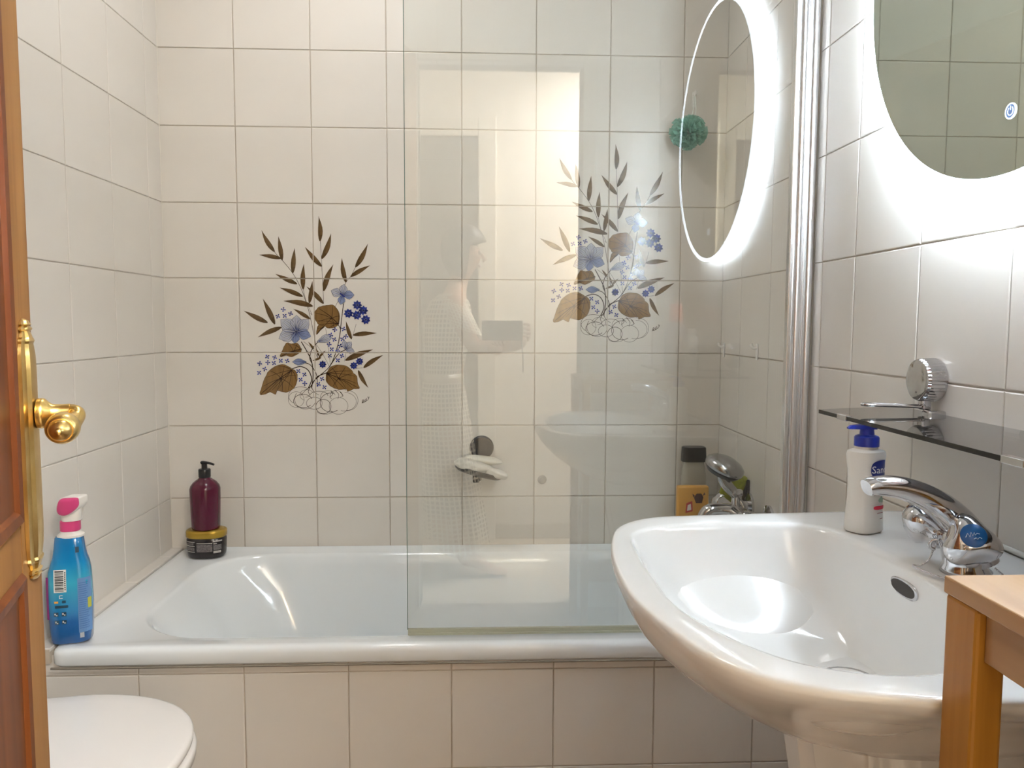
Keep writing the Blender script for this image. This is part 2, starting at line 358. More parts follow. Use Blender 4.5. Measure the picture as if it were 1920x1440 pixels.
# ------------------------------------------------------------------ flower print on the wall tiles
BRN, DBR, OCH, LN = (.095,.056,.022), (.055,.03,.012), (.215,.118,.036), (.035,.019,.010)
BLU, LBL, DBL, INK = (.24,.29,.47), (.50,.51,.57), (.022,.035,.19), (.025,.03,.08)
def c2(p): # crop pixel -> metres from the joint crossing under row line 3
    x, y = p
    return ((x-(519+.0147*y))*.00041, (465-y)*.00041)
def flower_print():
    bm = bmesh.new(); cl = bm.loops.layers.float_color.new('Col')
    def poly(pts, col, lay, grad=None):
        vs = [bm.verts.new((p[0], -.00004*lay-.0001, p[1])) for p in pts]
        f = bm.faces.new(vs)
        for i, l in enumerate(f.loops):
            c = grad[i] if grad else col; l[cl] = (*c, 1)
        return f
    def ribbon(pts, w0, col, lay, w1=None):
        pts = [Vector((p[0], p[1])) for p in pts]; w1 = w0 if w1 is None else w1; n = len(pts)
        side = []
        for i, p in enumerate(pts):
            d = (pts[min(i+1, n-1)]-pts[max(i-1, 0)])
            if d.length < 1e-9: d = Vector((1, 0))
            d.normalize(); q = Vector((-d.y, d.x))*(w0+(w1-w0)*i/(n-1))/2
            side.append((p+q, p-q))
        for (a, b), (c, d) in zip(side, side[1:]): poly([a, b, d, c], col, lay)
    def cur(pts, w0, col, lay, w1=None): ribbon([tuple(v)[:2] for v in spline([(*c2(p), 0) for p in pts], 6)], w0*.00041, col, lay, (w1 if w1 is not None else w0)*.00041)
    def blade(tip, base, lay=3, col=BRN):
        a, b = Vector(c2(tip)), Vector(c2(base)); d = b-a; l = d.length; q = Vector((-d.y, d.x))/l
        bend = random.uniform(-.05, .05)*l; w_ = .085*l+.0008
        pr = [0, .25, .6, .9, 1.0, .92, .62, .22]
        ct = [(a + d*t + q*bend*math.sin(PI*t)) for t in (0,.12,.28,.45,.6,.75,.9,1)]
        up_ = [c + q*w_*p for c, p in zip(ct, pr)]; dn = [c - q*w_*p for c, p in zip(ct, pr)]
        lite = tuple(x*1.5 for x in col)
        for i in range(7):
            k = i/6; c1 = tuple(x*(1.25-.55*abs(k-.4)) for x in col)
            poly([ct[i], ct[i+1], up_[i+1], up_[i]] if i else [ct[0], ct[1], up_[1]], lite if 1 < i < 5 else c1, lay)
            poly([ct[i], dn[i], dn[i+1], ct[i+1]] if i else [ct[0], dn[1], ct[1]], c1, lay)
    blades = [((560,60),(568,220)),((640,168),(580,335)),((470,258),(578,385)),((655,370),(592,545)),((190,155),(273,292)),
      ((298,190),(322,345)),((172,312),(315,335)),((403,265),(390,430)),((463,368),(458,535)),((276,435),(418,500)),((518,480),(498,625)),
      ((305,525),(455,582)),((478,515),(590,628)),((328,612),(520,645)),((392,663),(503,730)),((710,328),(738,488)),((880,235),(800,388)),
      ((897,375),(768,450)),((195,597),(272,765)),((70,677),(225,755)),((160,852),(315,785)),((738,742),(775,862)),((942,822),(785,835)),
      ((918,930),(735,1003)),((985,967),(855,1052)),((888,1188),(820,1070)),((490,880),(527,928)),((605,938),(560,985)),((515,1008),(575,985)),((540,925),(560,975))]
    stems = [([(560,60),(570,220),(580,385),(592,630)],2.4),([(190,155),(273,292),(322,345),(390,430),(440,520),(470,600),(500,700),(540,900),(552,990)],3),
      ([(458,535),(480,620),(515,700),(505,690)],2),([(880,235),(800,388),(768,450),(738,488),(700,580),(662,660)],2.4),([(805,762),(785,835),(775,862)],2),
      ([(445,880),(490,960),(512,1010),(522,1100),(512,1190)],6),([(722,628),(708,740),(690,880),(640,1030),(560,1110),(520,1150)],5),
      ([(740,930),(690,960),(640,1030)],5),([(555,880),(515,930),(500,985),(512,1020)],5),([(465,1020),(505,1035),(545,1100),(548,1180)],4.5),
      ([(385,1060),(440,1045),(490,1070),(512,1130),(490,1190)],6),([(615,1085),(580,1098),(545,1118),(505,1180)],6),([(685,765),(702,800),(690,880)],5),
      ([(545,900),(590,970),(635,1055)],2),([(605,790),(625,950),(640,1060)],2),([(460,880),(520,930),(560,1000)],2),([(740,950),(728,1010)],2),([(800,1058),(850,1052)],2)]
    for p, w_ in stems: cur(p, w_, LN, 1)
    for a, b in blades: blade(a, b)
    big = [([(385,1060),(335,1033),(285,1038),(235,1070),(205,1120),(185,1180),(172,1230),(210,1228),(240,1215),(275,1232),(285,1205),(320,1215),(355,1215),(395,1190),(415,1150),(418,1100),(402,1070)],(382,1068),(180,1228)),
      ([(612,1085),(640,1045),(690,1033),(740,1040),(780,1072),(790,1090),(812,1110),(818,1160),(828,1190),(790,1195),(750,1213),(740,1195),(690,1198),(650,1182),(615,1155),(606,1120)],(612,1090),(825,1190)),
      ([(610,640),(650,636),(682,665),(697,710),(690,765),(660,785),(620,790),(597,775),(560,768),(548,750),(538,738),(532,690),(555,655),(580,645)],(688,762),(560,660)),
      ([(600,775),(570,805),(545,835),(547,795),(562,765)],(598,775),(546,832)),
      ([(335,905),(352,888),(380,895),(420,890),(447,935),(425,960),(380,982),(345,972),(305,980),(318,945)],(440,930),(308,978))]
    for pts, base, tip in big:
        q = [(v[0]+random.uniform(-1,1)*.0006, v[1]+random.uniform(-1,1)*.0006) for v in spline([(*c2(p), 0) for p in pts], 3, True)]
        f = poly(q, OCH, 4)
        for i, l in enumerate(f.loops):
            k = .86+.28*((i*7) % 11)/11; l[cl] = (OCH[0]*k, OCH[1]*k, OCH[2]*k, 1)
        bmesh.ops.triangulate(bm, faces=[f])
        ribbon(q+[q[0]], .0007, LN, 5)
        cur([base, ((base[0]+tip[0])/2, (base[1]+tip[1])/2-8), tip], 5, LN, 6, 2.5)
        for i in range(1, len(pts)-1, 1):
            p = pts[i]; 
            m_ = (base[0]+(tip[0]-base[0])*.35*(i % 2), base[1]+(tip[1]-base[1])*.35*(i % 2))
            e = (m_[0]+(p[0]-m_[0])*.92, m_[1]+(p[1]-m_[1])*.92)
            cur([m_, ((m_[0]+e[0])/2+4, (m_[1]+e[1])/2-6), e], 4, LN, 6, 2)
    def petal(c, tip, wf, fill, lines=4, edge=INK):
        a, b = Vector(c2(c)), Vector(c2(tip)); d = b-a; l = d.length; q = Vector((-d.y, d.x))/l; w_ = l*wf
        pr = [(0,.1),(.2,.5),(.42,.92),(.6,1),(.8,.6),(1,0)]
        up_ = [a+d*t+q*w_*p for t, p in pr]; dn = [a+d*t-q*w_*p for t, p in pr[:-1]][::-1]
        o = up_+dn; dark = tuple(x*.55 for x in fill)
        poly(o, fill, 7, [dark if i in (0, len(o)-1) else fill for i in range(len(o))])
        ribbon([tuple(x) for x in o]+[tuple(o[0])], .0008, edge, 9)
        for k in range(lines):
            s = (k+.5)/lines*2-1
            ribbon([tuple(a+d*.12+q*w_*s*.1), tuple(a+d*.55+q*w_*s*.85), tuple(a+d*.85+q*w_*s*.6)], .0008, edge if k % 2 else (.08,.11,.32), 8, .0006)
    for tp, cc in (((310,735),LBL),((298,860),LBL),((415,705),LBL),((495,735),LBL),((508,845),BLU),((400,892),BLU)): petal((412,815), tp, .36, cc, 6)
    for a in range(9):
        t = 2*PI*a/9; cur([(412,815),(412+45*math.cos(t)-12,815+38*math.sin(t)-12)], 2, INK, 10, 2)
    for tp, cc in (((725,500),LBL),((792,570),BLU),((703,634),BLU),((640,543),LBL)): petal((715,570), tp, .38, cc, 4)
    cur([(700,560),(715,572),(730,585)], 9, DBL, 10)
    petal((548,882), (655,838), .22, LBL, 4); petal((478,1015), (385,1014), .24, BLU, 4)
    for tp in ((725,870),(775,880),(795,945)): petal((735,930), tp, .33, LBL, 3)
    def star(c, r, n, col, lay=9):
        x0, y0 = c; a0 = random.random()
        for k in range(n):
            t = 2*PI*k/n+a0; ca, sa = math.cos(t), math.sin(t); s = r*.30
            q = [c2((x0+ca*r*.1, y0+sa*r*.1)), c2((x0+ca*r*.6-sa*s, y0+sa*r*.6+ca*s)), c2((x0+ca*r, y0+sa*r)), c2((x0+ca*r*.6+sa*s, y0+sa*r*.6-ca*s))]
            kk = random.uniform(.6, 1.7); poly(q, tuple(v*kk for v in col), lay)
        poly([c2((x0+r*.22*math.cos(t), y0+r*.22*math.sin(t))) for t in [i*PI/3 for i in range(6)]], INK, lay+1)
    for c in ((812,637),(755,692),(852,672),(810,703),(868,733)): star(c, 33, 8, DBL)
    for c in ((585,1030),(828,1010),(790,1038)): star(c, 27, 8, DBL)
    for c in ((328,668),(292,713),(337,710),(375,695),(222,980),(270,985),(172,1025),(225,1018),(265,1022),(310,1007),(352,1007),(168,1087),(205,1062),(425,1075),(465,1098),
      (440,1132),(467,1158),(582,1127),(558,1163),(597,1183),(665,800),(722,795),(638,835),(662,865),(628,897),(715,862),(645,930),(685,940),(700,908),(632,972),(712,973),(685,1003),(738,845)):
        star(c, 18, 4, tuple(v*1.3 for v in DBL))
    for cx, cy, rx, ry, a0, a1 in ((410,1265,52,52,0,2),(455,1275,62,45,.2,1.9),(440,1240,80,60,.7,1.7),(530,1290,52,40,0,2),(590,1312,50,48,0,2),(690,1308,62,56,-.6,1.45),
        (640,1285,72,64,.3,1.6),(730,1280,78,62,-.5,.6),(755,1272,64,66,-.5,.55),(480,1235,46,36,.6,2.1),(560,1240,60,30,1,2),(675,1240,40,36,.8,2),(620,1250,50,44,.9,1.9),(600,1345,50,18,0,1),(470,1262,70,66,.1,1.2)):
        n = 22; cur([(cx+rx*math.cos((a0+(a1-a0)*k/n)*PI), cy+ry*math.sin((a0+(a1-a0)*k/n)*PI)) for k in range(n+1)], random.choice((2, 2.6, 3.2)), LN, 2)
    for p in ([(505,1180),(470,1205),(440,1240)],[(505,1180),(490,1210),(500,1240),(470,1250)],[(510,1180),(530,1215),(560,1235)],[(640,1205),(650,1230),(630,1250)],[(665,1200),(690,1230),(685,1262)],[(700,1215),(720,1240),(700,1250)]): cur(p, 4, LN, 2, 2)
    # signature, slanting up to the right
    cur([(845,1290),(858,1272),(850,1268),(848,1285),(862,1282),(868,1262),(866,1280),(876,1272),(874,1255),(878,1272),(888,1262),(884,1245),(890,1258),(893,1246)], 4, LN, 3, 2.5)
    for ax, k in (('x', 0), ('z', 0), ('z', -.2)):
        for s in (-1, 1):
            co = (k+s*GAP*.75, 0, 0) if ax == 'x' else (0, 0, k+s*GAP*.75)
            bmesh.ops.bisect_plane(bm, geom=bm.verts[:]+bm.edges[:]+bm.faces[:], plane_co=co, plane_no=(1,0,0) if ax == 'x' else (0,0,1))
    kill = []
    for f in bm.faces:
        c = f.calc_center_median()
        if abs(c.x) < GAP*.74 or abs(c.z) < GAP*.74 or abs(c.z+.2) < GAP*.74: kill.append(f)
    bmesh.ops.delete(bm, geom=kill, context='FACES')
    m = mat('ceramic_print', rough=.16, coat=.15); b = m.node_tree.nodes['Principled BSDF']
    a = N(m, 'ShaderNodeVertexColor'); a.layer_name = 'Col'; L(m, a.outputs[0], b.inputs['Base Color'])
    for f in bm.faces:
        if f.normal.y > 0: f.normal_flip()
    me = bpy.data.meshes.new('floral_print'); bm.to_mesh(me); bm.free(); me.materials.append(m)
    return me
pm = flower_print()
for cx, cz, lb in ((-.4457, z(.119), 'painted blue flowers and brown leaves, the panel left of the glass screen'),
                   (.3543, z(.319), 'painted blue flowers and brown leaves, the higher panel behind the glass screen')):
    o = bpy.data.objects.new('floral_print', pm); C.objects.link(o); o.parent = wb; o.location = (cx, YB-.0018, cz); o['label'] = lb

# ------------------------------------------------------------------ bathtub and its tiled front
RZ = z(-.617)
APY = 1.470
ap = struct('wall_bath_front', B(XL, XR+.02, APY+PR, APY+.020, 0, RZ-.012), GROUT)
tiles(ap, '-Y', APY, [XL] + [-.653+.2*k for k in range(0, 7)] + [XR], [0, z(-.876), z(-.676), RZ-.016], wob=.003)
lg = struct('trim_2', B(XL, XL+.031, 1.46, YB, RZ-.03, RZ-.0025), GROUT)
for a, b in ((1.46, 1.64), (1.64, 1.84), (1.84, 2.04), (2.04, YB-.002)):
    ob('ledge_tile', B(XL+.001, XL+.032, a+.001, b-.001, RZ-.008, RZ-.0005, bev=.0015, seg=1), TILE, lg)
tub = empty('bathtub', ((XL+XT)/2, 1.8, 0), 'white enamel bathtub with rounded rim behind a cream tiled front', 'bathtub')
def rrect(x0, x1, y0, y1, r, zz, n=10):
    rs = r if isinstance(r, (list, tuple)) else [r]*4
    out = []
    for (cx, cy, a), q in zip(((x1, y1, 0), (x0, y1, PI/2), (x0, y0, PI), (x1, y0, 1.5*PI)), rs):
        sx = -1 if cx == x1 else 1; sy = -1 if cy == y1 else 1
        for k in range(n+1):
            t = a + PI/2*k/n; out.append((cx+sx*q+q*math.cos(t), cy+sy*q+q*math.sin(t), zz))
    # densify straight runs
    res = []
    m = len(out)
    for i in range(m):
        p, q_ = out[i], out[(i+1) % m]; res.append(p)
        if (Vector(p)-Vector(q_)).length > .08:
            for k in range(1, 8): res.append(tuple(Vector(p).lerp(Vector(q_), k/8)))
        elif (i % (n+1)) == n:
            for k in range(1, 8): res.append(tuple(Vector(p).lerp(Vector(q_), k/8)))
    return res
tx0, tx1, ty0, ty1 = -.811, XT-.002, 1.452, YB-.002
bm = bmesh.new()
def ins(d, zz, r): return rrect(tx0+d, tx1-d*.2, ty0+d, ty1-d*.2, r, zz)
rings = [ins(.014, RZ-.030, .02), ins(.003, RZ-.034, .024), ins(0, RZ-.030, .025), ins(0, RZ-.012, .025), ins(.0015, RZ-.006, .025), ins(.005, RZ-.002, .028), ins(.011, RZ, .03), ins(.022, RZ-.0005, .03), ins(.030, RZ-.002, .03)]
ix0, ix1, iy0, iy1 = -.712, .585, 1.507, 2.075
R4 = [.10, .17, .17, .10]
for d, dz in ((0, -.0035), (.004, -.0055), (.010, -.012), (.018, -.035), (.03, -.10), (.05, -.22), (.075, -.31), (.11, -.355), (.16, -.372), (.21, -.376)):
    k = 1.0 if d < .02 else 1.0
    x0_ = ix0 + d*(1+ (1.6 if d > .02 else 0)); 
    rings.append(rrect(x0_, ix1-d, iy0+d, iy1-d, [max(.03, q-d*.3) for q in R4], RZ+dz))
loft(bm, rings, cap0=False, cap1=True)
ob('tub_shell', bm, ENAMEL, tub, smooth=True).matrix_parent_inverse = tub.matrix_world.inverted()
bpy.context.view_layer.update()
def fix(o):
    """parts are modelled in world coordinates: keep them there when parented"""
    bpy.context.view_layer.update(); o.matrix_parent_inverse = o.parent.matrix_world.inverted(); return o
for ch in tub.children: fix(ch)
bm = bmesh.new(); lathe(bm, [(.033, 0), (.033, .004), (.022, .006), (.0, .006)], 28, c=(.36, 1.79, RZ-.377)); fix(ob('drain', bm, CHROME, tub, autos=.5))
bm = bmesh.new(); tube(bm, [(tx0+.004, ty0-.0005, RZ-.036), (tx1, ty0-.0005, RZ-.036)], .0022, 6); fix(ob('sealant_line', bm, mat('brown_sealant', (.22,.19,.15), .7), tub))

# ------------------------------------------------------------------ shower screen
GY = 1.500
ss = empty('shower_screen', (.62, GY, RZ), 'clear frameless glass shower screen with chrome wall post standing on the bath rim', 'shower screen')
fix(ob('glass_panel', B(-.1395, .6085, GY-.003, GY+.003, RZ+.012, z(1.02), bev=.0006, seg=1), SCREEN, ss))
fix(ob('glass_edge_strip', B(-.1408, -.1396, GY-.003, GY+.003, RZ+.012, z(1.02)), mat('green_glass_edge', (.12,.20,.16), .1), ss))
bm = bmesh.new(); box(bm, -.1395, .60, GY-.006, GY+.006, RZ+.001, RZ+.006, bev=.001); box(bm, -.1395, .60, GY-.0035, GY+.0035, RZ+.0055, RZ+.013)
fix(ob('bottom_seal', bm, RUBBER, ss))
bm = bmesh.new()
prof = []
def vcyl(cx, cy, r, z0=RZ+.004, z1=z(1.10), n=20, rx=None): loft(bm, [sect(cx, cy, z0, rx or r, r, N_=n), sect(cx, cy, z1, rx or r, r, N_=n)])
box(bm, .6085, .650, GY-.006, GY+.014, RZ+.004, z(1.10), bev=.002)
vcyl(.6195, GY-.004, .0080); vcyl(.6305, GY-.006, .0022); vcyl(.6405, GY-.005, .0085)
fix(ob('wall_post', bm, mat('polished_post', (.78,.79,.80), .30, 1), ss, autos=.6))
fix(ob('glass_clamp_rail', B(.602, .6095, GY-.008, GY+.008, RZ+.004, z(1.10), bev=.002), mat('satin_aluminium', (.72,.72,.72), .25, 1), ss))

# ------------------------------------------------------------------ sink
SZ = z(-.2772)
def resample(poly, c, n):
    P = [Vector((*p, 0)) for p in poly]; out = []
    for i in range(n):
        a = 2*PI*i/n; d = Vector((math.cos(a), math.sin(a))); best = 0
        for p, q in zip(P, P[1:]+P[:1]):
            ex, ey = q.x-p.x, q.y-p.y; den = d.x*ey-d.y*ex
            if abs(den) < 1e-9: continue
            wx, wy = p.x-c[0], p.y-c[1]
            t = (wx*ey-wy*ex)/den; s = (wx*d.y-wy*d.x)/den
            if t > 0 and -1e-6 <= s <= 1+1e-6: best = max(best, t)
        out.append((c[0]+d.x*best, c[1]+d.y*best))
    return out
NS = 128
outl = [(.341,.5405),(.283,.554),(.248,.5685),(.215,.593),(.186,.643),(.165,.7185),(.155,.786),(.158,.887),(.172,.977),(.196,1.045),(.25,1.090),(.35,1.103),(.46,1.113)]
outl = [tuple(v)[:2] for v in spline([(*p, 0) for p in outl], 6)]
outl = [(.6545,.545),(.64,.532),(.50,.533),(.40,.5375)] + outl + [(.564,1.122),(.64,1.128),(.6545,1.115)]
inl = [(.207,1.00),(.26,1.041),(.37,1.053),(.455,1.035),(.487,.968),(.496,.876),(.498,.80),(.49,.71),(.46,.630),(.36,.588),(.285,.602),(.242,.641),(.208,.708),(.196,.76),(.1945,.828),(.195,.92)]
inl = [tuple(v)[:2] for v in spline([(*p, 0) for p in inl], 6, True)]
CO = (.40, .83)
OU = resample(outl, CO, NS); IN = resample(inl, CO, NS)
def scal(pts, sx, sy, zz, cx=.6545, cy=.83): return [(cx+(x-cx)*sx, cy+(y-cy)*sy, zz) for x, y in pts]
def lerp2(A, Bp, t, zz): return [(a[0]+(b[0]-a[0])*t, a[1]+(b[1]-a[1])*t, zz) for a, b in zip(A, Bp)]
sink = empty('pedestal_sink', (.6, .83, 0), 'white ceramic pedestal sink with pointed oval bowl on the right wall', 'sink')
bm = bmesh.new()
rings = [scal(OU, sx, sy, SZ+dz) for sx, sy, dz in ((.50,.26,-.170),(.60,.32,-.166),(.72,.38,-.146),(.81,.46,-.120),(.88,.56,-.094),(.93,.68,-.070),(.965,.80,-.048),(.985,.90,-.030),(.996,.965,-.017),(1,.993,-.0085),(1,1,-.0045))]
# keep the wall side flat: nothing past the wall
ctr = [(CO[0]+(x-CO[0]), y) for x, y in OU]
rings += [lerp2(OU, IN, t, SZ+dz) for t, dz in ((.015,-.0022),(.05,-.0006),(.11,0),(.30,0),(.80,-.0006),(.93,-.0018),(1.0,-.0050))]
DR = (.428, .848)
for s, dz in ((.988,-.0095),(.965,-.020),(.93,-.036),(.88,-.056),(.80,-.080),(.68,-.101),(.52,-.120),(.34,-.131),(.18,-.135),(.075,-.136)):
    # front wall slopes gently, back wall is steep
    k = 1-s; rings.append([(DR[0]+(x-DR[0])*(s if x < DR[0] else min(1, s**.55)), DR[1]+(y-DR[1])*s, SZ+dz) for x, y in IN])
loft(bm, rings, cap0=True, cap1=True)
fix(ob('basin', bm, CERAMIC, sink, smooth=True))
bm = bmesh.new()
def ped(zz, hx, hy, nose):
    # half-octagon plan with a flat front facet and soft edges
    cx = .6545; pts = [(cx, .83-hy), (cx-.08, .83-hy), (cx-hx+nose, .83-hy*.62), (cx-hx, .83-hy*.30), (cx-hx, .83+hy*.30), (cx-hx+nose, .83+hy*.62), (cx-.08, .83+hy), (cx, .83+hy)]
    return [(x, y, zz) for x, y in pts]
loft(bm, [ped(0, .27, .125, .06), ped(.02, .265, .12, .06), ped(.10, .25, .105, .055), ped(.35, .255, .10, .055), ped(SZ-.26, .290, .105, .06), ped(SZ-.165, .305, .112, .065), ped(SZ-.13, .29, .11, .065)])
bmesh.ops.bevel(bm, geom=[e for e in bm.edges if abs((e.verts[0].co-e.verts[1].co).z) > .015], offset=.012, segments=3, affect='EDGES')
fix(ob('pedestal', bm, CERAMIC, sink, autos=.7))
bm = bmesh.new(); lathe(bm, [(.034, 0), (.034, .004), (.030, .007), (.024, .006), (.020, .001), (.012, .001)], 36, c=(DR[0], DR[1], SZ-.1365)); fix(ob('drain', bm, CHROME, sink, autos=.6))
bm = bmesh.new()
loft(bm, [[(.4985-(.0 if k else 0)-dx, .860+yy*s, SZ-.0285+zz*s-0) for yy, zz, _ in sect(0, 0, 0, .027, .0095, n=2.6, N_=28)] for k, (dx, s) in enumerate(((-.012, 1.05), (.0045, 1.05), (.0052, .98)))])
OVM = Matrix.Translation((0, 0, 0))
fix(ob('overflow_ring', bm, CHROME, sink, autos=.6))
bm = bmesh.new()
loft(bm, [[(.4985-dx, .860+yy*s, SZ-.0285+zz*s) for yy, zz, _ in sect(0, 0, 0, .0245, .0078, n=2.4, N_=28)] for dx, s in ((-.01, 1), (.0056, 1))])
fix(ob('overflow_hole_plug', bm, mat('painted_hole_shade', (.03,.022,.015), .6), sink))  # solid dark plug; the shade inside the hole is put into its colour
bm = bmesh.new(); tube(bm, [(XR-.004, .533, SZ+.003), (XR-.004, 1.128, SZ+.003)], .0035, 8)
fix(ob('sealant_line', bm, mat('white_sealant', (.75,.74,.70), .4), sink, smooth=True))

# faucet
fc = empty('faucet', (.545, .83, SZ), 'chrome sink faucet with arched spout and blue disc on the near knob', 'faucet')
bm = bmesh.new()
loft(bm, [sect(.548, .83, SZ-.001, .026, .025, 2.2, 36), sect(.548, .83, SZ+.004, .026, .025, 2.2, 36), sect(.546, .83, SZ+.010, .022, .022, 2, 36), sect(.543, .83, SZ+.022, .021, .023, 2, 36), sect(.540, .83, SZ+.034, .022, .026, 2, 36), sect(.538, .83, SZ+.044, .019, .023, 2, 36), sect(.537, .83, SZ+.050, .010, .012, 2, 36)])
fix(ob('faucet_body', bm, CHROME, fc, smooth=True))
bm = bmesh.new()
path = spline([(.560,.83,SZ+.012),(.548,.83,SZ+.042),(.527,.83,SZ+.066),(.500,.83,SZ+.085),(.470,.83,SZ+.0965),(.443,.83,SZ+.0995),(.430,.83,SZ+.097)], 6)
n = len(path); rings = []
for i, p in enumerate(path):
    d = (path[min(i+1, n-1)]-path[max(i-1, 0)]).normalized(); nrm = Vector((d.z, 0, -d.x)) if False else Vector((-d.z, 0, d.x))
    k = i/(n-1); ht = .021-.0125*k; wd_ = .022-.0095*k
    rings.append([tuple(p + nrm*ht*(abs(math.sin(t))**.8)*(1 if math.sin(t) >= 0 else -1) + Vector((0, 1, 0))*wd_*(abs(math.cos(t))**.8)*(1 if math.cos(t) >= 0 else -1)) for t in [2*PI*q/24 for q in range(24)]])
loft(bm, rings); fix(ob('spout', bm, CHROME, fc, autos=.9))
def knob(side, blue):
    bm = bmesh.new()
    ax = Vector((-.33, -side*.74, .50)).normalized(); base = Vector((.534, .83-side*.018, SZ+.031))
    u = ax.cross(Vector((1, 0, 0))).normalized(); v = ax.cross(u)
    rings = []
    for h, r, q in ((0,.012,0),(.010,.013,0),(.016,.018,.06),(.024,.0245,.14),(.034,.0250,.17),(.043,.0215,.16),(.049,.0165,.10),(.051,.0125,.02)):
        rings.append([tuple(base+ax*h+(u*math.cos(t)+v*math.sin(t))*r*1.06*(1+q*math.cos(3*t))) for t in [2*PI*k/42 for k in range(42)]])
    loft(bm, rings); k = fix(ob('wing_knob', bm, CHROME, fc, smooth=True))
    k['label'] = 'near knob with a blue disc' if blue else 'far knob behind the spout'
    bm = bmesh.new(); cc = base+ax*.0512
    loft(bm, [[tuple(cc+ax*e+(u*math.cos(t)+v*math.sin(t))*r) for t in [2*PI*i/30 for i in range(30)]] for e, r in ((0,.0125),(.0016,.0125),(.0022,.0115))])
    o = ob('knob_disc', bm, mat('blue_disc', (.008,.09,.30), .25) if blue else CHROME, k, autos=.6)
    if blue:
        # little white scrawl printed on the disc
        bm = bmesh.new()
        for pts in ([(-.7,-.1),(-.45,.25),(-.35,-.1),(-.15,.3),(-.1,-.05),(.1,.25),(.1,0),(.3,.15),(.5,.05)], [(-.1,-.35),(.1,-.25),(.2,-.4),(.4,-.25),(.55,-.38)]):
            q = [cc+ax*.0024+(u*b-v*a)*.0115 for a, b in pts]
            tube(bm, [tuple(x) for x in q], .00035, 4)
        o = ob('disc_lettering', bm, mat('white_ink', (.6,.75,.85), .4), k)
knob(1, True); knob(-1, False)
# ball chain of the plug
bm = bmesh.new()
def chain(pts, n, r):
    P = spline(pts, 24); tot = [0]
    for a, b in zip(P, P[1:]): tot.append(tot[-1]+(b-a).length)
    for i in range(n):
        s = tot[-1]*i/(n-1); j = max(0, min(len(P)-2, next((k for k in range(len(tot)-1) if tot[k+1] >= s), len(P)-2)))
        t = (s-tot[j])/max(1e-9, tot[j+1]-tot[j]); sphere(bm, tuple(P[j].lerp(P[j+1], t)), r, 8)
chain([(.514,.838,SZ+.024),(.511,.84,SZ+.012),(.505,.846,SZ+.003),(.500,.852,SZ+.0016),(.4985,.843,SZ+.0015),(.502,.825,SZ+.0016),(.508,.806,SZ+.0016),(.522,.790,SZ+.0016)], 52, .00125)
fix(ob('plug_chain', bm, CHROME, fc, smooth=True)); bm = bmesh.new()
chain([(.565,.805,SZ+.012),(.572,.79,SZ+.004),(.585,.775,SZ+.0016),(.60,.765,SZ+.0016)], 26, .00125)
fix(ob('plug_chain', bm, CHROME, fc, smooth=True))
bm = bmesh.new(); tube(bm, spline([(.518,.836,SZ+.036),(.512,.838,SZ+.034),(.511,.839,SZ+.027),(.516,.838,SZ+.024)], 5), .0017, 8); torus(bm, (.513,.8385,SZ+.029), .0045, .001, 'Y', 20, 6)
fix(ob('chain_hook', bm, CHROME, fc, smooth=True))

# liquid soap on the sink deck
LS = (.520, 1.008)
sp = empty('soap_dispenser', (*LS, SZ), 'white liquid soap bottle with blue pump and blue oval label at the sink corner', 'soap dispenser')
def faceted(zz, rx, ry): return [(x+LS[0], y+LS[1], zz) for x, y, _ in [(p[0]*math.cos(.5)-p[1]*math.sin(.5), p[0]*math.sin(.5)+p[1]*math.cos(.5), 0) for p in sect(0, 0, 0, rx, ry, 3.0, 40)]]
bm = bmesh.new()
loft(bm, [faceted(SZ+a, r, r*.82) for a, r in ((.0005,.0225),(.003,.0245),(.02,.0240),(.045,.0222),(.065,.0218),(.085,.0228),(.100,.0248),(.1045,.0250),(.109,.0235),(.111,.019),(.112,.0148),(.117,.0148))])
fix(ob('bottle_body', bm, WHITEP, sp, autos=.8))
PB = mat('royal_blue_plastic', (.008,.025,.30), .3)
bm = bmesh.new()
lathe(bm, [(.0158,.1155),(.0158,.127),(.0145,.129),(.0095,.131),(.0085,.140),(.0085,.142)], 32, c=(*LS, SZ))
loft(bm, [[(LS[0]+x, LS[1]+y, SZ+zz) for x, y in ((.010,.008),(.010,-.008),(-.004,-.008),(-.022,-.0035),(-.0265,-.003),(-.0265,.003),(-.022,.0035),(-.004,.008))] for zz in (.1385,)] +
     [[(LS[0]+x, LS[1]+y, SZ+zz) for x, y, zz in ((.010,.008,.1445),(.010,-.008,.1445),(-.004,-.008,.1445),(-.022,-.0035,.1430),(-.0265,-.003,.1405),(-.0265,.003,.1405),(-.022,.0035,.1430),(-.004,.008,.1445))]])
fix(ob('pump', bm, PB, sp, autos=.6))
def wrapped(bm, cx, cy, R_, ang, z0, off=.0004, ry=None, flipx=1):
    """bend a flat drawing (x right, y up) round a vertical cylinder, centred at angle ang"""
    for v in bm.verts:
        a = ang + flipx*v.co.x/R_; zz = v.co.y; e = v.co.z
        v.co = (cx+(R_+off+e)*math.cos(a), cy+((ry or R_)+off+e)*math.sin(a), z0+zz)
    return bm
def flat_ellipse(rx, ry, n=2.0, N_=40, e=0):
    bm = bmesh.new(); 
    rings = [sect(0, 0, e, rx*k, ry*k, n, N_) for k in (1, .75, .5, .25)]
    loft(bm, rings, False, True); return bm
LA = -PI/2 + .55       # label faces the camera's right
lab = wrapped(flat_ellipse(.0165, .0125, 2.8), *LS, .0225, LA, SZ+.087, .0008)
fix(ob('label_oval', lab, mat('navy_label', (.008,.02,.18), .3), sp))
tb = text_bm('Sanex', .0135); fix(ob('label_text', wrapped(tb, *LS, .0225, LA, SZ+.0865, .0012), mat('white_ink2', (.85,.85,.85), .4), sp))
bm = bmesh.new()
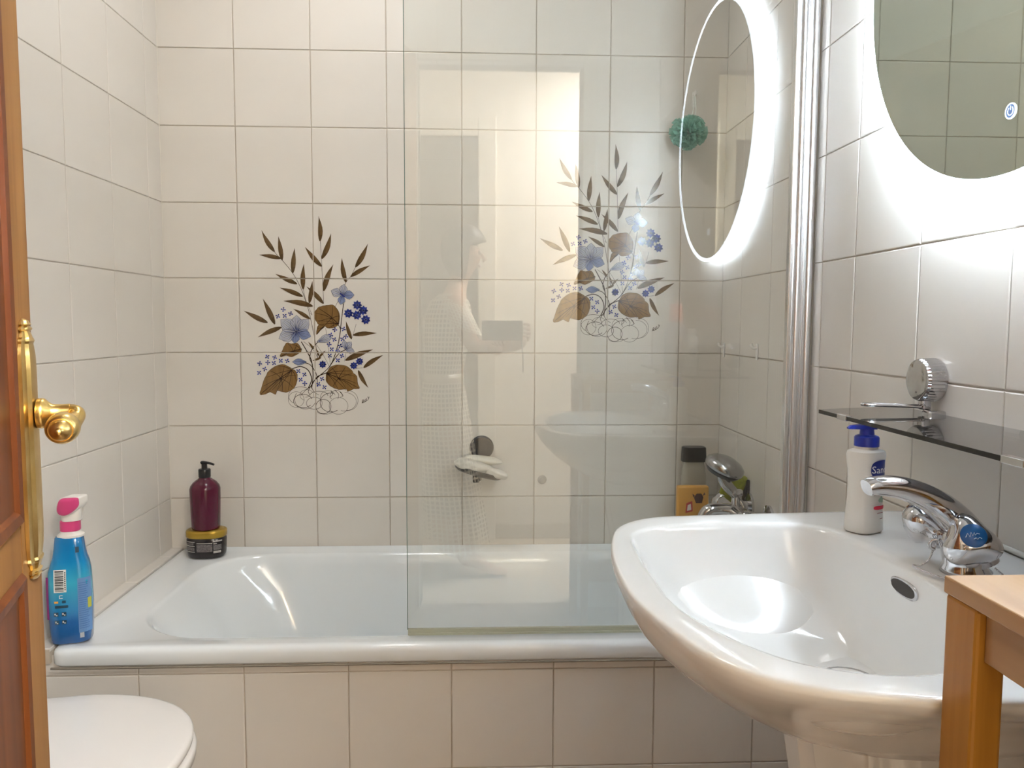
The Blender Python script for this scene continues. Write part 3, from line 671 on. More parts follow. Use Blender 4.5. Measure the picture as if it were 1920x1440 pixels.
for i, (a, b, h, zz) in enumerate(((-.012,.012,.0006,.053),(-.004,.012,.0006,.066),(-.006,.010,.0005,.0635),(-.001,.006,.0006,.021),(-.006,.008,.0005,.0285))):
    vs = [bm.verts.new((x, y, 0)) for x, y in ((a, zz-h), (b, zz-h), (b, zz+h), (a, zz+h))]; bm.faces.new(vs)
fix(ob('label_fine_print', wrapped(bm, *LS, .0225, LA, SZ, .0009), mat('grey_red_ink', (.35,.12,.12), .5), sp))
fix(ob('label_red_bar', wrapped(flat_ellipse(.0115, .0026, 4), *LS, .0225, LA, SZ+.036, .0009), mat('red_ink', (.60,.02,.05), .4), sp))
bm = bmesh.new()
for x0, y0, r in ((-.002,.046,.003),(.003,.045,.003),(.0005,.049,.0025)):
    bmesh.ops.create_circle(bm, cap_ends=True, segments=10, radius=r, matrix=Matrix.Translation((x0, y0, 0)))
fix(ob('label_leaves', wrapped(bm, *LS, .0225, LA, SZ, .0009), mat('pale_green_ink', (.35,.48,.38), .5), sp))

# ------------------------------------------------------------------ glass shelf and what stands on it
ZS = z(-.126)
sh = empty('glass_shelf', (.58, .87, ZS), 'smoked glass shelf with chrome clips on the right wall above the sink', 'shelf')
bm = bmesh.new()
pr = [(.508, .60), (.508, 1.127), (.53, 1.137), (.57, 1.150), (.61, 1.157), (.654, 1.16), (.654, .60)]
loft(bm, [[(x, y, ZS-.0055) for x, y in pr], [(x, y, ZS) for x, y in pr]])
fix(ob('glass_plate', bm, SMOKE, sh))
fix(ob('glass_edge', B(.5066, .5081, .60, 1.127, ZS-.0055, ZS), mat('dark_glass_edge', (.006,.006,.007), .08), sh))
for y0, y1 in ((1.040, 1.066), (.690, .722)):
    bm = bmesh.new(); box(bm, .505, .515, y0, y1, ZS-.0068, ZS+.0012, bev=.001); fix(ob('clip', bm, CHROME, sh))
for y0 in (.66, 1.05):
    bm = bmesh.new(); box(bm, .63, .655, y0, y0+.022, ZS-.012, ZS+.006, bev=.003); fix(ob('wall_bracket', bm, CHROME, sh))

# suction hook with ribbed disc and loop
hk = empty('suction_holder', (.64, 1.078, ZS), 'chrome ribbed suction disc with a flat wire loop, on the wall over the shelf', 'holder')
bm = bmesh.new(); rings = []
for x, r, rib in ((.6535,.0300,0),(.650,.0315,1),(.630,.0305,1),(.626,.0285,0),(.6245,.0240,0),(.6235,.012,0)):
    rings.append([(x, 1.078+(r-(.0011 if (rib and k % 4 < 2) else 0))*math.cos(2*PI*k/144), z(-.078)+(r-(.0011 if (rib and k % 4 < 2) else 0))*math.sin(2*PI*k/144)) for k in range(144)])
loft(bm, rings); fix(ob('ribbed_disc', bm, CHROME, hk, autos=.35))
bm = bmesh.new(); box(bm, .632, .645, 1.070, 1.086, z(-.121), z(-.104), bev=.003)
fix(ob('stem', bm, CHROME, hk, autos=.6))
bm = bmesh.new(); P = [(.645,1.083,z(-.1165)),(.60,1.090,z(-.1150)),(.565,1.094,z(-.114)),(.552,1.088,z(-.114)),(.560,1.079,z(-.1145)),(.60,1.077,z(-.1155)),(.636,1.075,z(-.117))]
tube(bm, spline(P, 8), .0022, 8); fix(ob('wire_loop', bm, CHROME, hk, smooth=True))

# bottles at the near end of the shelf, outside the frame but mirrored in the glass screen
def shelf_bottle(name, x, y, rx, ry, h, bodym, capm, caph, label, hole=False):
    t = empty(name, (x, y, ZS), label, 'bottle')
    bm = bmesh.new(); loft(bm, [sect(x, y, ZS+a, rx*k, ry*k, 2.6, 28) for a, k in ((.0003,.93),(.004,1),(h*.75,1),(h*.88,.86),(h*.96,.55),(h,.5))]); fix(ob('bottle_body', bm, bodym, t, autos=.7))
    bm = bmesh.new(); loft(bm, [sect(x, y, ZS+h-.002+a*caph, rx*k, ry*k, 2.4, 28) for a, k in ((0,.62),(.05,.66),(.9,.60),(1,.52))]); fix(ob('cap', bm, capm, t, autos=.6))
    if hole:
        bm = bmesh.new(); lathe(bm, [(.012,0),(.012,.002),(.008,.003)], 24, 'Y', (x, y+ry, ZS+h*.45)); fix(ob('emblem', bm, mat('grey_emblem', (.35,.36,.36), .3), t))
    return t
shelf_bottle('lotion_bottle', .600, .655, .034, .024, .135, mat('mauve_bottle', (.30,.26,.27), .3), mat('salmon_cap', (.62,.22,.15), .35), .055, 'mauve bottle with salmon cap on the near end of the shelf')
shelf_bottle('soap_bottle', .628, .725, .022, .022, .100, WHITEP, WHITEP, .015, 'small white bottle with round emblem on the shelf', True)
t = tag(ob('cardboard_box', B(.535, .575, .615, .640, ZS+.0005, ZS+.11, bev=.001), mat('pale_carton', (.62,.52,.47), .6)), 'pale narrow carton at the near end of the shelf', 'box')

# ------------------------------------------------------------------ backlit mirror
MC = (.912, z(.505)); MR = .335
mi = empty('backlit_mirror', (XR, *MC), 'round backlit mirror with glowing white rim and touch button on the right wall', 'mirror')
def disc(bm, prof, seg=128):
    loft(bm, [[(x, MC[0]+r*math.cos(2*PI*k/seg), MC[1]+r*math.sin(2*PI*k/seg)) for k in range(seg)] for x, r in prof])
bm = bmesh.new(); disc(bm, [(.6240, MR-.007), (.6222, MR-.008), (.6218, MR-.0095)])
MIRR = mat('mirror_silver', (.50,.545,.50), .015, 1)
fix(ob('mirror_glass', bm, MIRR, mi))
LEDC = (.74,.86,1.0)
bm = bmesh.new(); disc(bm, [(.6270, MR-.003), (.6245, MR), (.6225, MR), (.6216, MR-.002), (.6216, MR-.0085), (.6242, MR-.0085)]); 
fix(ob('frosted_rim', bm, mat('frosted_rim_light', (.9,.9,.9), .4, emit=LEDC, estr=16), mi, autos=.5))
bm = bmesh.new(); disc(bm, [(.6275, MR-.0035), (.6360, MR-.0045), (.6360, MR-.0085), (.6275, MR-.0085)]); fix(ob('rear_diffuser', bm, mat('added_edge_glow', (.9,.9,.9), .4, emit=LEDC, estr=EDGE), mi))  # diffuser edge widened and made to glow outward, added to brighten the sink
bm = bmesh.new(); disc(bm, [(.6545, .285), (.6280, .285)]); fix(ob('mirror_case', bm, WHITEP, mi))
bm = bmesh.new()
for k in range(120):
    t = 2*PI*k/120; c, s = math.cos(t), math.sin(t); q = .0036
    v = [bm.verts.new((.6305, MC[0]+r*c-sg*q*s, MC[1]+r*s+sg*q*c)) for r, sg in ((.312,-1),(.320,-1),(.320,1),(.312,1))]
    f = bm.faces.new(v); f.normal_update()
    if f.normal.x < 0: f.normal_flip()
me = bpy.data.meshes.new('led_strip'); bm.to_mesh(me); bm.free()
o = link('led_strip', me, mat('led_emitter', (1,1,1), .5, emit=LEDC, estr=LED_POWER*5.2), mi); fix(o); o['kind'] = 'stuff'
bm = bmesh.new(); by, bz = .9015, z(.250)
torus(bm, (.6212, by, bz), .0085, .00085, 'X', 40, 6)
torus(bm, (.6212, by, bz), .0047, .0006, 'X', 30, 6, PI/2+.6, PI/2+2*PI-.6)
tube(bm, [(.6212, by, bz+.0012), (.6212, by, bz+.006)], .0006, 6)
fix(ob('power_symbol', bm, mat('icon_glow', (1,1,1), .4, emit=(.75,.88,1), estr=2.2), mi))
bm = bmesh.new(); lathe(bm, [(.0080, .6215), (.0080, .6210)], 30, 'X', (0, by, bz)); fix(ob('power_button', bm, mat('blue_button', (.12,.22,.45), .3, emit=(.25,.4,.8), estr=.35), mi))

# ------------------------------------------------------------------ wooden stand
tb_ = empty('wooden_stand', (.50, .35, 0), 'light wooden stand with orange pine leg in front of the sink', 'table')
cx, cy, cz = .3363, .5336, z(-.1801)
W1, Y1 = .70, .18
W1 = .652
fix(ob('stand_top', B(cx, W1, Y1, cy, cz-.0125, cz, bev=.0012), BIRCH, tb_))
LH = cz-.0125
LEGS = (( .3372, .3590, .4965, .5320), (.625, .651, .4965, .5320), (.3372, .3640, .185, .22), (.625, .651, .185, .22))
for a in LEGS: fix(ob('leg', B(*a, 0, LH, bev=.0025), PINE, tb_))
fix(ob('rail', B(.3435, .3565, .22, .4965, LH-.036, LH-.0002, bev=.001), BIRCH, tb_))
fix(ob('rail', B(.629, .645, .22, .4965, LH-.040, LH-.0002, bev=.001), BIRCH, tb_))
fix(ob('rail', B(.364, .625, .507, .522, LH-.030, LH-.0002, bev=.001), BIRCH, tb_))
fix(ob('rail', B(.364, .625, .195, .210, LH-.030, LH-.0002, bev=.001), BIRCH, tb_))
fix(ob('lower_shelf', B(.35, .64, .20, .515, .22, .235, bev=.001), BIRCH, tb_))
# drain hose behind the stand
bm = bmesh.new(); P = spline([(.640,.66,.50),(.62,.66,.60),(.595,.66,.640),(.55,.66,.635),(.53,.66,.58),(.535,.66,.48)], 8)
tube(bm, P, [.013+.0012*(i % 2) for i in range(len(P))], 14); tag(ob('drain_hose', bm, BLACKP, smooth=True), 'dark drain hose curving behind the wooden leg under the sink', 'hose')

# ------------------------------------------------------------------ bathroom door leaf with brass handle
hinge = Vector((-.222, .165, 0)); latch = Vector((-.4055, .722, 0)); dv = (latch-hinge); DW = dv.length
ang = math.atan2(dv.y, dv.x)
# local frame: x along the leaf from hinge to latch, -y is the side facing the room (right)
dl = empty('bathroom_door', hinge, 'varnished brown wooden door standing open at the left edge', 'door', rotz=ang)
TH = .035
st = .072
ob('stile', B(DW-st, DW, 0, TH, .01, 2.02, bev=.002), DOORW, dl)
ob('stile', B(0, .09, 0, TH, .01, 2.02, bev=.002), DOORW, dl)
for a, b in ((.01,.20),(.86,.90),(1.92,2.02)): ob('rail', B(.09, DW-st, 0, TH, a, b, bev=.001), DOORW, dl)
for a, b in ((.20,.86),(.90,1.92)):
    bm = bmesh.new()
    def rc(i, y): return [(.09+i, y, a+i), (DW-st-i, y, a+i), (DW-st-i, y, b-i), (.09+i, y, b-i)]
    loft(bm, [rc(0,.0005), rc(.004,-.004), rc(.012,-.003), rc(.020,.006), rc(.034,.009), rc(.07,.004)]); ob('moulded_panel', bm, DOORP, dl)
# escutcheon plate, modelled in the leaf's frame: x along leaf, z up, room side is -y
hz0, hz1 = z(-.2275), z(.003)
px = DW-.0345
hd = None
def plate_prof(zz, w_, t_): return [(px-w_, -.0003, zz), (px-w_, -t_*.30, zz), (px-w_*.62, -t_*.42, zz), (px-w_*.50, -t_*.68, zz), (px-w_*.2, -t_*.76, zz), (px+w_*.2, -t_*.76, zz), (px+w_*.50, -t_*.68, zz), (px+w_*.62, -t_*.42, zz), (px+w_, -t_*.30, zz), (px+w_, -.0003, zz)]
bm = bmesh.new(); mid = (hz0+hz1)/2; hh = (hz1-hz0)/2
hw = .0235
prof_ = [(1.0,.10,.002),(.985,.32,.006),(.965,.55,.007),(.955,.62,.0085),(.945,.50,.0065),(.93,.68,.0085),(.918,.72,.009),(.905,.50,.0065),(.885,.55,.008),(.86,.62,.009),(.845,.82,.010),(.83,.86,.0105),(.81,.80,.009),(.78,.9,.0095),(.72,.97,.0105),(.6,1,.011),(.2,1,.011)]
full = [(mid+hh*k, hw*w_, t_) for k, w_, t_ in prof_] + [(mid-hh*k, hw*w_, t_) for k, w_, t_ in prof_[::-1]]
loft(bm, [plate_prof(*f) for f in full]); pl = ob('handle_plate', bm, BRASS, dl, autos=.5)
LZ = z(-.080)
bm = bmesh.new()
lathe(bm, [(.0130,-.009),(.0135,-.012),(.0130,-.0145),(.0095,-.018),(.0078,-.0205),(.0074,-.028),(.0078,-.034)], 28, 'Y', (px, 0, LZ))
tube(bm, spline([(px,-.031,LZ),(px,-.036,LZ-.0005),(px-.004,-.0395,LZ-.002),(px-.011,-.0395,LZ-.005),(px-.022,-.0350,LZ-.009)], 6), [.0068,.0068,.0070,.0072,.0074,.0075,.0076,.0076,.0076,.0076,.0075,.0074,.0072,.007,.007,.0068,.0066,.0066,.0068,.0072,.0078,.0084,.009,.009,.009], 20)
ob('lever', bm, BRASS, dl, autos=.8)
bm = bmesh.new(); rings = []
for h, r in ((0,.0085),(.004,.013),(.010,.0165),(.018,.0185),(.026,.0180),(.032,.0155),(.0335,.0135),(.033,.0125),(.036,.0118),(.040,.0098),(.0425,.0055),(.0440,.0035),(.0465,.0030),(.0475,.0012)):
    rings.append([(px-.018-h*.8, -.0335+r*.72*math.cos(2*PI*k/32), LZ-.0085-.05*h+r*.72*math.sin(2*PI*k/32)) for k in range(32)])
loft(bm, rings); ob('lever_knob', bm, BRASS, dl, autos=.7)

# ------------------------------------------------------------------ toilet
TZ = z(-.63)
to = empty('toilet', (-.62, 1.11, 0), 'white toilet with closed rounded lid in front of the bath, behind the door', 'toilet')
def dplan(x0, x1, hw, n=2.35, N_=48, cy=1.108):
    """D outline: straight back at x0, rounded nose at x1"""
    pts = [(x0, cy-hw*.86), (x0+.02, cy-hw*.90)]
    m = N_-4; xm = x0+(x1-x0)*.40
    for k in range(m+1):
        t = -PI/2+PI*k/m; c, s = math.cos(t), math.sin(t)
        pts.append((xm+(x1-xm)*abs(c)**(2/n), cy+hw*abs(s)**(2/n)*(1 if s >= 0 else -1)))
    pts += [(x0+.02, cy+hw*.90), (x0, cy+hw*.86)]
    return pts
def dring(x0, x1, hw, zz): return [(x, y, zz) for x, y in dplan(x0, x1, hw)]
X0 = -.800
bm = bmesh.new(); loft(bm, [dring(X0+.004,-.440,.190,TZ-.018), dring(X0,-.435,.195,TZ-.014), dring(X0,-.434,.196,TZ-.006), dring(X0+.002,-.437,.193,TZ-.0015), dring(X0+.006,-.442,.188,TZ), dring(X0+.03,-.47,.16,TZ+.003), dring(X0+.08,-.53,.10,TZ+.004)])
fix(ob('lid', bm, LIDM, to, smooth=True))
bm = bmesh.new(); loft(bm, [dring(X0+.004,-.436,.192,TZ-.042), dring(X0,-.431,.197,TZ-.038), dring(X0,-.430,.198,TZ-.026), dring(X0,-.433,.195,TZ-.0205)])
fix(ob('seat', bm, LIDM, to, smooth=True))
bm = bmesh.new(); loft(bm, [dring(X0+.02,-.56,.11,0), dring(X0+.02,-.56,.11,.05), dring(X0+.02,-.55,.11,.16), dring(X0,-.48,.16,.28), dring(X0,-.440,.185,.36), dring(X0,-.437,.19,TZ-.044)])
fix(ob('bowl', bm, CERAMIC, to, smooth=True))
fix(ob('cistern', B(XL+.001, X0+.005, .92, 1.30, .30, .80, bev=.012, seg=3), CERAMIC, to, autos=.6))
fix(ob('cistern_lid', B(XL+.001, X0+.012, .91, 1.31, .80, .825, bev=.008, seg=3), CERAMIC, to, autos=.6))
fix(ob('bowl_back', B(XL+.001, X0+.02, 1.00, 1.22, .0, .30, bev=.01), CERAMIC, to))

# ------------------------------------------------------------------ spray cleaner
SX, SY = -.7905, 1.502
sb = empty('spray_bottle', (SX, SY, RZ), 'blue spray cleaner bottle with pink and white trigger head at the left bath corner', 'spray bottle')
rz_ = .30
def srot(p): x, y = p[0]-SX, p[1]-SY; return (SX+x*math.cos(rz_)-y*math.sin(rz_), SY+x*math.sin(rz_)+y*math.cos(rz_), p[2])
BLUEB = two_tone('blue_bottle_print', [(0,(.004,.085,.28)),(.045,(.004,.10,.33)),(.07,(.006,.20,.46)),(.12,(.04,.38,.55)),(.16,(.004,.22,.50)),(.20,(.003,.17,.42))], .18, coat=.4)
bm = bmesh.new()
loft(bm, [[(x-SX, y-SY, zz) for x, y, zz in map(srot, sect(SX+dx, SY, a, rx, ry, 3.2, 40))] for a, rx, ry, dx in ((.0005,.031,.024,0),(.004,.0355,.028,0),(.03,.037,.029,0),(.08,.0385,.029,0),(.12,.0375,.028,0),(.140,.0365,.026,0),(.155,.033,.024,.001),(.168,.0290,.022,.001),(.185,.0265,.021,.001),(.205,.0240,.020,.001),(.2065,.022,.018,.001))])
body = ob('bottle_body', bm, BLUEB, sb, autos=.9)
bm = bmesh.new(); loft(bm, [[(p[0]-SX, p[1]-SY, p[2]) for p in map(srot, sect(SX+.004, SY, a, r, r*.85, 2.4, 32))] for a, r in ((.205,.0235),(.209,.0235),(.213,.0180),(.217,.0165))]); ob('neck_ring', bm, WHITEP, sb, autos=.6)
PINK = mat('pink_plastic', (.62,.055,.20), .28)
bm = bmesh.new(); loft(bm, [[(p[0]-SX, p[1]-SY, p[2]) for p in map(srot, sect(SX+.004, SY, a, r, r*.9, 2.6, 32))] for a, r in ((.2165,.0165),(.218,.0178),(.236,.0175),(.2375,.016))]); ob('pink_collar', bm, PINK, sb, autos=.6)
bm = bmesh.new(); loft(bm, [[(p[0]-SX, p[1]-SY, p[2]) for p in map(srot, sect(SX+.007+dx, SY-.001, a, r, r*1.0, 2.8, 32))] for a, r, dx in ((.237,.0165,0),(.241,.0172,0),(.250,.0175,.0),(.262,.0175,.0),(.272,.0175,.0),(.2775,.0165,.0),(.279,.014,.0))]); ob('trigger_housing', bm, WHITEP, sb, autos=.6)
# pink end cap: slanted leaf shape on the camera side
bm = bmesh.new()
outlp = [(-.0115,.2800),(.0035,.2820),(.0190,.2820),(.0215,.2763),(.0205,.2664),(.0114,.2564),(-.0026,.2483),(-.0136,.2494),(-.0186,.2565),(-.0176,.2683)]
sm = [tuple(v)[:2] for v in spline([(*p, 0) for p in outlp], 4, True)]
mx = sum(p[0] for p in sm)/len(sm); mz = sum(p[1] for p in sm)/len(sm)
loft(bm, [[(mx+.013+(x-mx)*k-.001, y, mz+.003+(zz-mz)*k) for x, zz in sm] for y, k in ((.010,.96),(-.0225,1),(-.0265,.96),(-.0285,.85),(-.0295,.5))]); ob('trigger_cap', bm, PINK, sb, autos=.9)
bm = bmesh.new(); loft(bm, [[(mx+.012+(x-mx)*k-.001, y, mz+.0022+(zz-mz)*k) for x, zz in sm] for y, k in ((.012,1.02),(-.0205,1.10),(-.0222,1.06))]); ob('trigger_cap_rim', bm, WHITEP, sb, autos=.9)
bm = bmesh.new(); tube(bm, spline([(.004,.018,.262),(.005,.034,.262),(.006,.040,.248),(.005,.034,.228)], 4), .005, 10); ob('trigger', bm, WHITEP, sb, smooth=True)
# printed label: barcode, marks, side text; drawn flat on the front faces
def flatrect(bm, x0, x1, z0, z1, y): 
    vs = [bm.verts.new(p) for p in ((x0, y, z0), (x1, y, z0), (x1, y, z1), (x0, y, z1))]; bm.faces.new(vs)
def onbody(bm, off=.0006):
    """push a drawing (x,z) onto the bottle's front surface"""
    prof = ((0,.036,.028,0),(.03,.037,.029,0),(.08,.0385,.029,0),(.12,.0375,.028,0),(.14,.0365,.026,0),(.155,.033,.024,.001),(.168,.029,.022,.001),(.185,.0265,.021,.001),(.205,.0240,.020,.001))
    bmesh.ops.subdivide_edges(bm, edges=[e for e in bm.edges if e.calc_length() > .006], cuts=4, use_grid_fill=True)
    for v in bm.verts:
        x, zz = v.co.x, v.co.z
        for a, b in zip(prof, prof[1:]):
            if a[0] <= zz <= b[0]: k = (zz-a[0])/(b[0]-a[0]); rx, ry, dx = [a[i]+(b[i]-a[i])*k for i in (1, 2, 3)]; break
        q = min(.96, abs(x-dx)/rx); yy = -ry*(1-q**3.2)**(1/3.2)-off
        v.co = (x*math.cos(rz_)-yy*math.sin(rz_), x*math.sin(rz_)+yy*math.cos(rz_), zz)
    return bm
bm = bmesh.new(); flatrect(bm, -.0235, -.002, .104, .147, 0); ob('barcode_field', onbody(bm, .0006), mat('white_label', (.8,.8,.78), .4), sb)
bm = bmesh.new(); zz = .1065; random.seed(3)
while zz < .144: h = random.choice((.0006,.001,.0016,.0022)); flatrect(bm, -.0215, -.0065, zz, zz+h, 0); zz += h+random.choice((.0006,.0009,.0014))
for k in range(9): flatrect(bm, -.0050, -.0032, .108+k*.004, .1105+k*.004, 0)
ob('barcode', onbody(bm, .0010), mat('black_ink', (.01,.01,.012), .5), sb)
bm = bmesh.new()
for x0, y0 in ((-.021,.062),(-.0075,.062),(-.0200,.0465),(-.0075,.0465)): flatrect(bm, x0-.004, x0+.004, y0-.004, y0+.004, 0)
flatrect(bm, -.0225, .000, .074, .079, 0); flatrect(bm, -.010, -.0035, .0835, .0885, 0)
flatrect(bm, .014, .020, .177, .188, 0)
ob('hazard_marks', onbody(bm, .0008), mat('dark_teal_ink', (.008,.05,.09), .5), sb)
bm = bmesh.new()
for x0, y0 in ((-.021,.062),(-.0075,.062),(-.0200,.0465),(-.0075,.0465)): 
    flatrect(bm, x0-.0028, x0-.0006, y0-.001, y0+.0022, 0); flatrect(bm, x0, x0+.0022, y0-.0026, y0-.0006, 0)
flatrect(bm, -.0145, -.0085, .0925, .0935, 0); flatrect(bm, -.0145, -.0135, .0925, .0985, 0); flatrect(bm, -.0145, -.0085, .0978, .0988, 0)
ob('white_marks', onbody(bm, .0011), mat('white_label'), sb)
bm = bmesh.new(); flatrect(bm, -.0235, -.0165, .0835, .0875, 0); ob('orange_mark', onbody(bm, .0009), mat('orange_ink', (.7,.35,.06), .5), sb)
bm = bmesh.new(); flatrect(bm, .0165, .0375, .022, .128, 0); ob('side_text_field', onbody(bm, .0005), mat('pale_blue_label', (.13,.27,.52), .35), sb)
bm = bmesh.new()
for k in range(22): flatrect(bm, .018, random.uniform(.028, .0365), .030+k*.0042, .0312+k*.0042, 0)
ob('side_text', onbody(bm, .0009), mat('faded_text', (.05,.14,.38), .5), sb)
bm = bmesh.new(); flatrect(bm, .0325, .0375, .068, .088, 0); ob('yellow_mark', onbody(bm, .0012), mat('yellow_ink', (.5,.5,.06), .5), sb)
bm = bmesh.new(); flatrect(bm, .018, .025, .012, .022, 0); ob('recycle_mark', onbody(bm, .0012), mat('grey_mark', (.45,.47,.5), .5), sb)
bm = bmesh.new(); flatrect(bm, -.0385, -.0340, .050, .132, 0); ob('magenta_stripe', onbody(bm, .0008), mat('magenta_ink', (.28,.02,.20), .4), sb)

# ------------------------------------------------------------------ jar and pump bottle on the back rim
JX, JY = -.7215, 2.052
ja = empty('cream_jar', (JX, JY, RZ), 'black hair cream jar with gold lid on the back bath rim', 'jar')
bm = bmesh.new(); loft(bm, [sect(JX, JY, RZ+a, r, r*.74, 2.4, 48) for a, r in ((.0003,.044),(.004,.0475),(.012,.049),(.042,.0505),(.048,.0500),(.052,.046),(.060,.046))]); fix(ob('jar_body', bm, mat('near_black_plastic', (.014,.010,.011), .2), ja, autos=.8))
bm = bmesh.new(); loft(bm, [sect(JX, JY, RZ+a, r, r*.74, 2.4, 48) for a, r in ((.053,.0500),(.0545,.0515),(.068,.0515),(.0705,.0500),(.072,.0470),(.0715,.044),(.0725,.043))]); fix(ob('jar_lid', bm, mat('gold_plastic', (.42,.27,.035), .28, .6), ja, autos=.8))
bm = bmesh.new()
def jarpatch(x0, x1, z0, z1): 
    n = 10
    for k in range(n):
        a, b = x0+(x1-x0)*k/n, x0+(x1-x0)*(k+1)/n
        def y_(x): q = abs(x)/.0502; return -.0502*.74*(max(0, 1-q**2.4))**(1/2.4)-.0006
        vs = [bm.verts.new((JX+x, JY+y_(x), RZ+zz)) for x, zz in ((a, z0), (b, z0), (b, z1), (a, z1))]; bm.faces.new(vs)
for a in (.0445,.0335,.0185): jarpatch(-.046,-.019, a-.0009, a+.0009)
jarpatch(-.014,.026,.0405,.0420); jarpatch(.027,.046,.044,.0475); jarpatch(.0335,.038,.0475,.050); jarpatch(.028,.044,.0145,.0205); jarpatch(.028,.036,.0385,.0405)
fix(ob('label_lines', bm, mat('silver_ink', (.5,.47,.45), .4), ja))
bm = bmesh.new(); jarpatch(-.014,.026,.0185,.0385); jarpatch(-.046,-.022,.0365,.0415); jarpatch(-.046,-.020,.0215,.0305); jarpatch(.028,.045,.0225,.0365)
fix(ob('label_text_block', bm, noisy(mat('grey_text', rough=.5), 500, (.05,.045,.045), (.22,.2,.2)), ja))
BX, BY, BZ = -.722, 2.050, RZ+.0727
pb = empty('pump_bottle', (BX, BY, BZ), 'dark magenta shampoo bottle with black pump standing on the gold-lidded jar', 'bottle')
MAG = mat('magenta_bottle', (.075,.0012,.018), .2, coat=.1)
bm = bmesh.new(); lathe(bm, [(.030,.0004),(.0345,.002),(.0360,.006),(.0385,.085),(.0385,.108),(.036,.116),(.029,.125),(.019,.1325),(.0145,.136),(.0140,.141)], 48, c=(BX, BY, BZ)); fix(ob('bottle_body', bm, MAG, pb, autos=.9))
bm = bmesh.new(); lathe(bm, [(.0145,.1375),(.0155,.139),(.0155,.158),(.014,.1600),(.0075,.1605),(.0070,.172),(.0070,.1735)], 32, c=(BX, BY, BZ))
tube(bm, spline([(BX-.009,BY,BZ+.175),(BX-.003,BY,BZ+.1765),(BX+.012,BY-.002,BZ+.1755),(BX+.0265,BY-.004,BZ+.1715)], 5), [.0034,.0040,.0044,.0046,.0046,.0044,.0042,.0040,.0038,.0036,.0034,.0032,.0031,.0030,.0029,.0028], 12)
fix(ob('pump', bm, BLACKP, pb, autos=.7))

# ------------------------------------------------------------------ soap dish on the back wall
sd = empty('soap_dish', (.008, 2.1, z(-.36)), 'dark plastic suction soap dish tilted on the back wall', 'soap dish')
bm = bmesh.new(); lathe(bm, [(.0325,YB-.0016),(.0335,YB-.006),(.0320,YB-.012),(.029,YB-.0155),(.012,YB-.017)], 48, 'Y', (.0085, 0, z(-.342))); fix(ob('suction_disc', bm, NAVYP, sd, autos=.7))
tilt = -.26
def dt(x, y, zz): return (.0005+x*math.cos(tilt)-zz*math.sin(tilt), 2.072+y, z(-.400)+x*math.sin(tilt)+zz*math.cos(tilt))
bm = bmesh.new(); loft(bm, [[dt(px_, py_, zz) for px_, py_, _ in sect(0, 0, 0, rx, ry, 2.6, 44)] for zz, rx, ry in ((-.010,.045,.022),(-.008,.056,.031),(-.002,.066,.040),(.006,.070,.043),(.0075,.0685,.0415),(.006,.066,.039),(-.001,.060,.034),(-.004,.05,.025))])
fix(ob('dish_tray', bm, BLACKP, sd, autos=.9))
bm = bmesh.new(); box(bm, -.012, .008, 2.085, YB-.004, z(-.428), z(-.365), bev=.003); box(bm, -.016, .003, 2.050, 2.068, z(-.426), z(-.408), bev=.003); fix(ob('dish_arm', bm, BLACKP, sd))
def blob(name, loc, s, rot, m, amp, freq, seed, label, cat, group=None, seg=40):
    random.seed(seed); ph = [random.uniform(0, 6) for _ in range(6)]
    bm = bmesh.new(); bmesh.ops.create_uvsphere(bm, u_segments=seg, v_segments=seg//2, radius=1)
    for v in bm.verts:
        p = v.co; k = 1+amp*(math.sin(freq*p.x+ph[0])*math.sin(freq*1.3*p.y+ph[1])+.6*math.sin(freq*2.1*p.z+ph[2]+2*p.x)+.4*math.sin(freq*2.7*p.x+ph[3]))
        q = 1/(abs(p.x)**3+abs(p.y)**3+abs(p.z)**3)**(1/3)
        v.co = Vector((p.x*s[0], p.y*s[1], p.z*s[2]))*k*(.6+.4*q)
    o = ob(name, bm, m, smooth=True); o.location = loc; o.rotation_euler = rot
    return tag(o, label, cat, group)
CLOTH = noisy(mat('white_soap', rough=.5), 30, (.60,.58,.52), (.72,.70,.64), .4, 60)
blob('soap_bar', (-.012, 2.064, z(-.3835)), (.058,.032,.0165), (0, -tilt, .03), CLOTH, .06, 3, 5, 'large crumpled whitish soap piece lying across the dark dish, the lower one', 'soap')
blob('soap_bar', (.012, 2.084, z(-.370)), (.052,.024,.0115), (0, .12, -.05), mat('off_white_soap', (.66,.64,.57), .4), .03, 3, 9, 'smooth slim white soap bar on top, its rounded end sticking out right', 'soap')
blob('soap_bar', (.046, 2.058, z(-.402)), (.034,.026,.0125), (0, .30, .0), CLOTH, .05, 4, 12, 'short whitish soap piece at the right tip of the dish', 'soap')
# small clear suction stud on the wall
bm = bmesh.new(); lathe(bm, [(.0125,YB-.0016),(.0120,YB-.004),(.0085,YB-.006),(.0080,YB-.009),(.0040,YB-.010)], 28, 'Y', (.1772, 0, z(-.434)))
tag(ob('suction_stud', bm, mat('greyish_clear_plastic', (.50,.48,.44), .12), autos=.6), 'small clear round stud on the back wall right of the soap dish', 'wall stud')

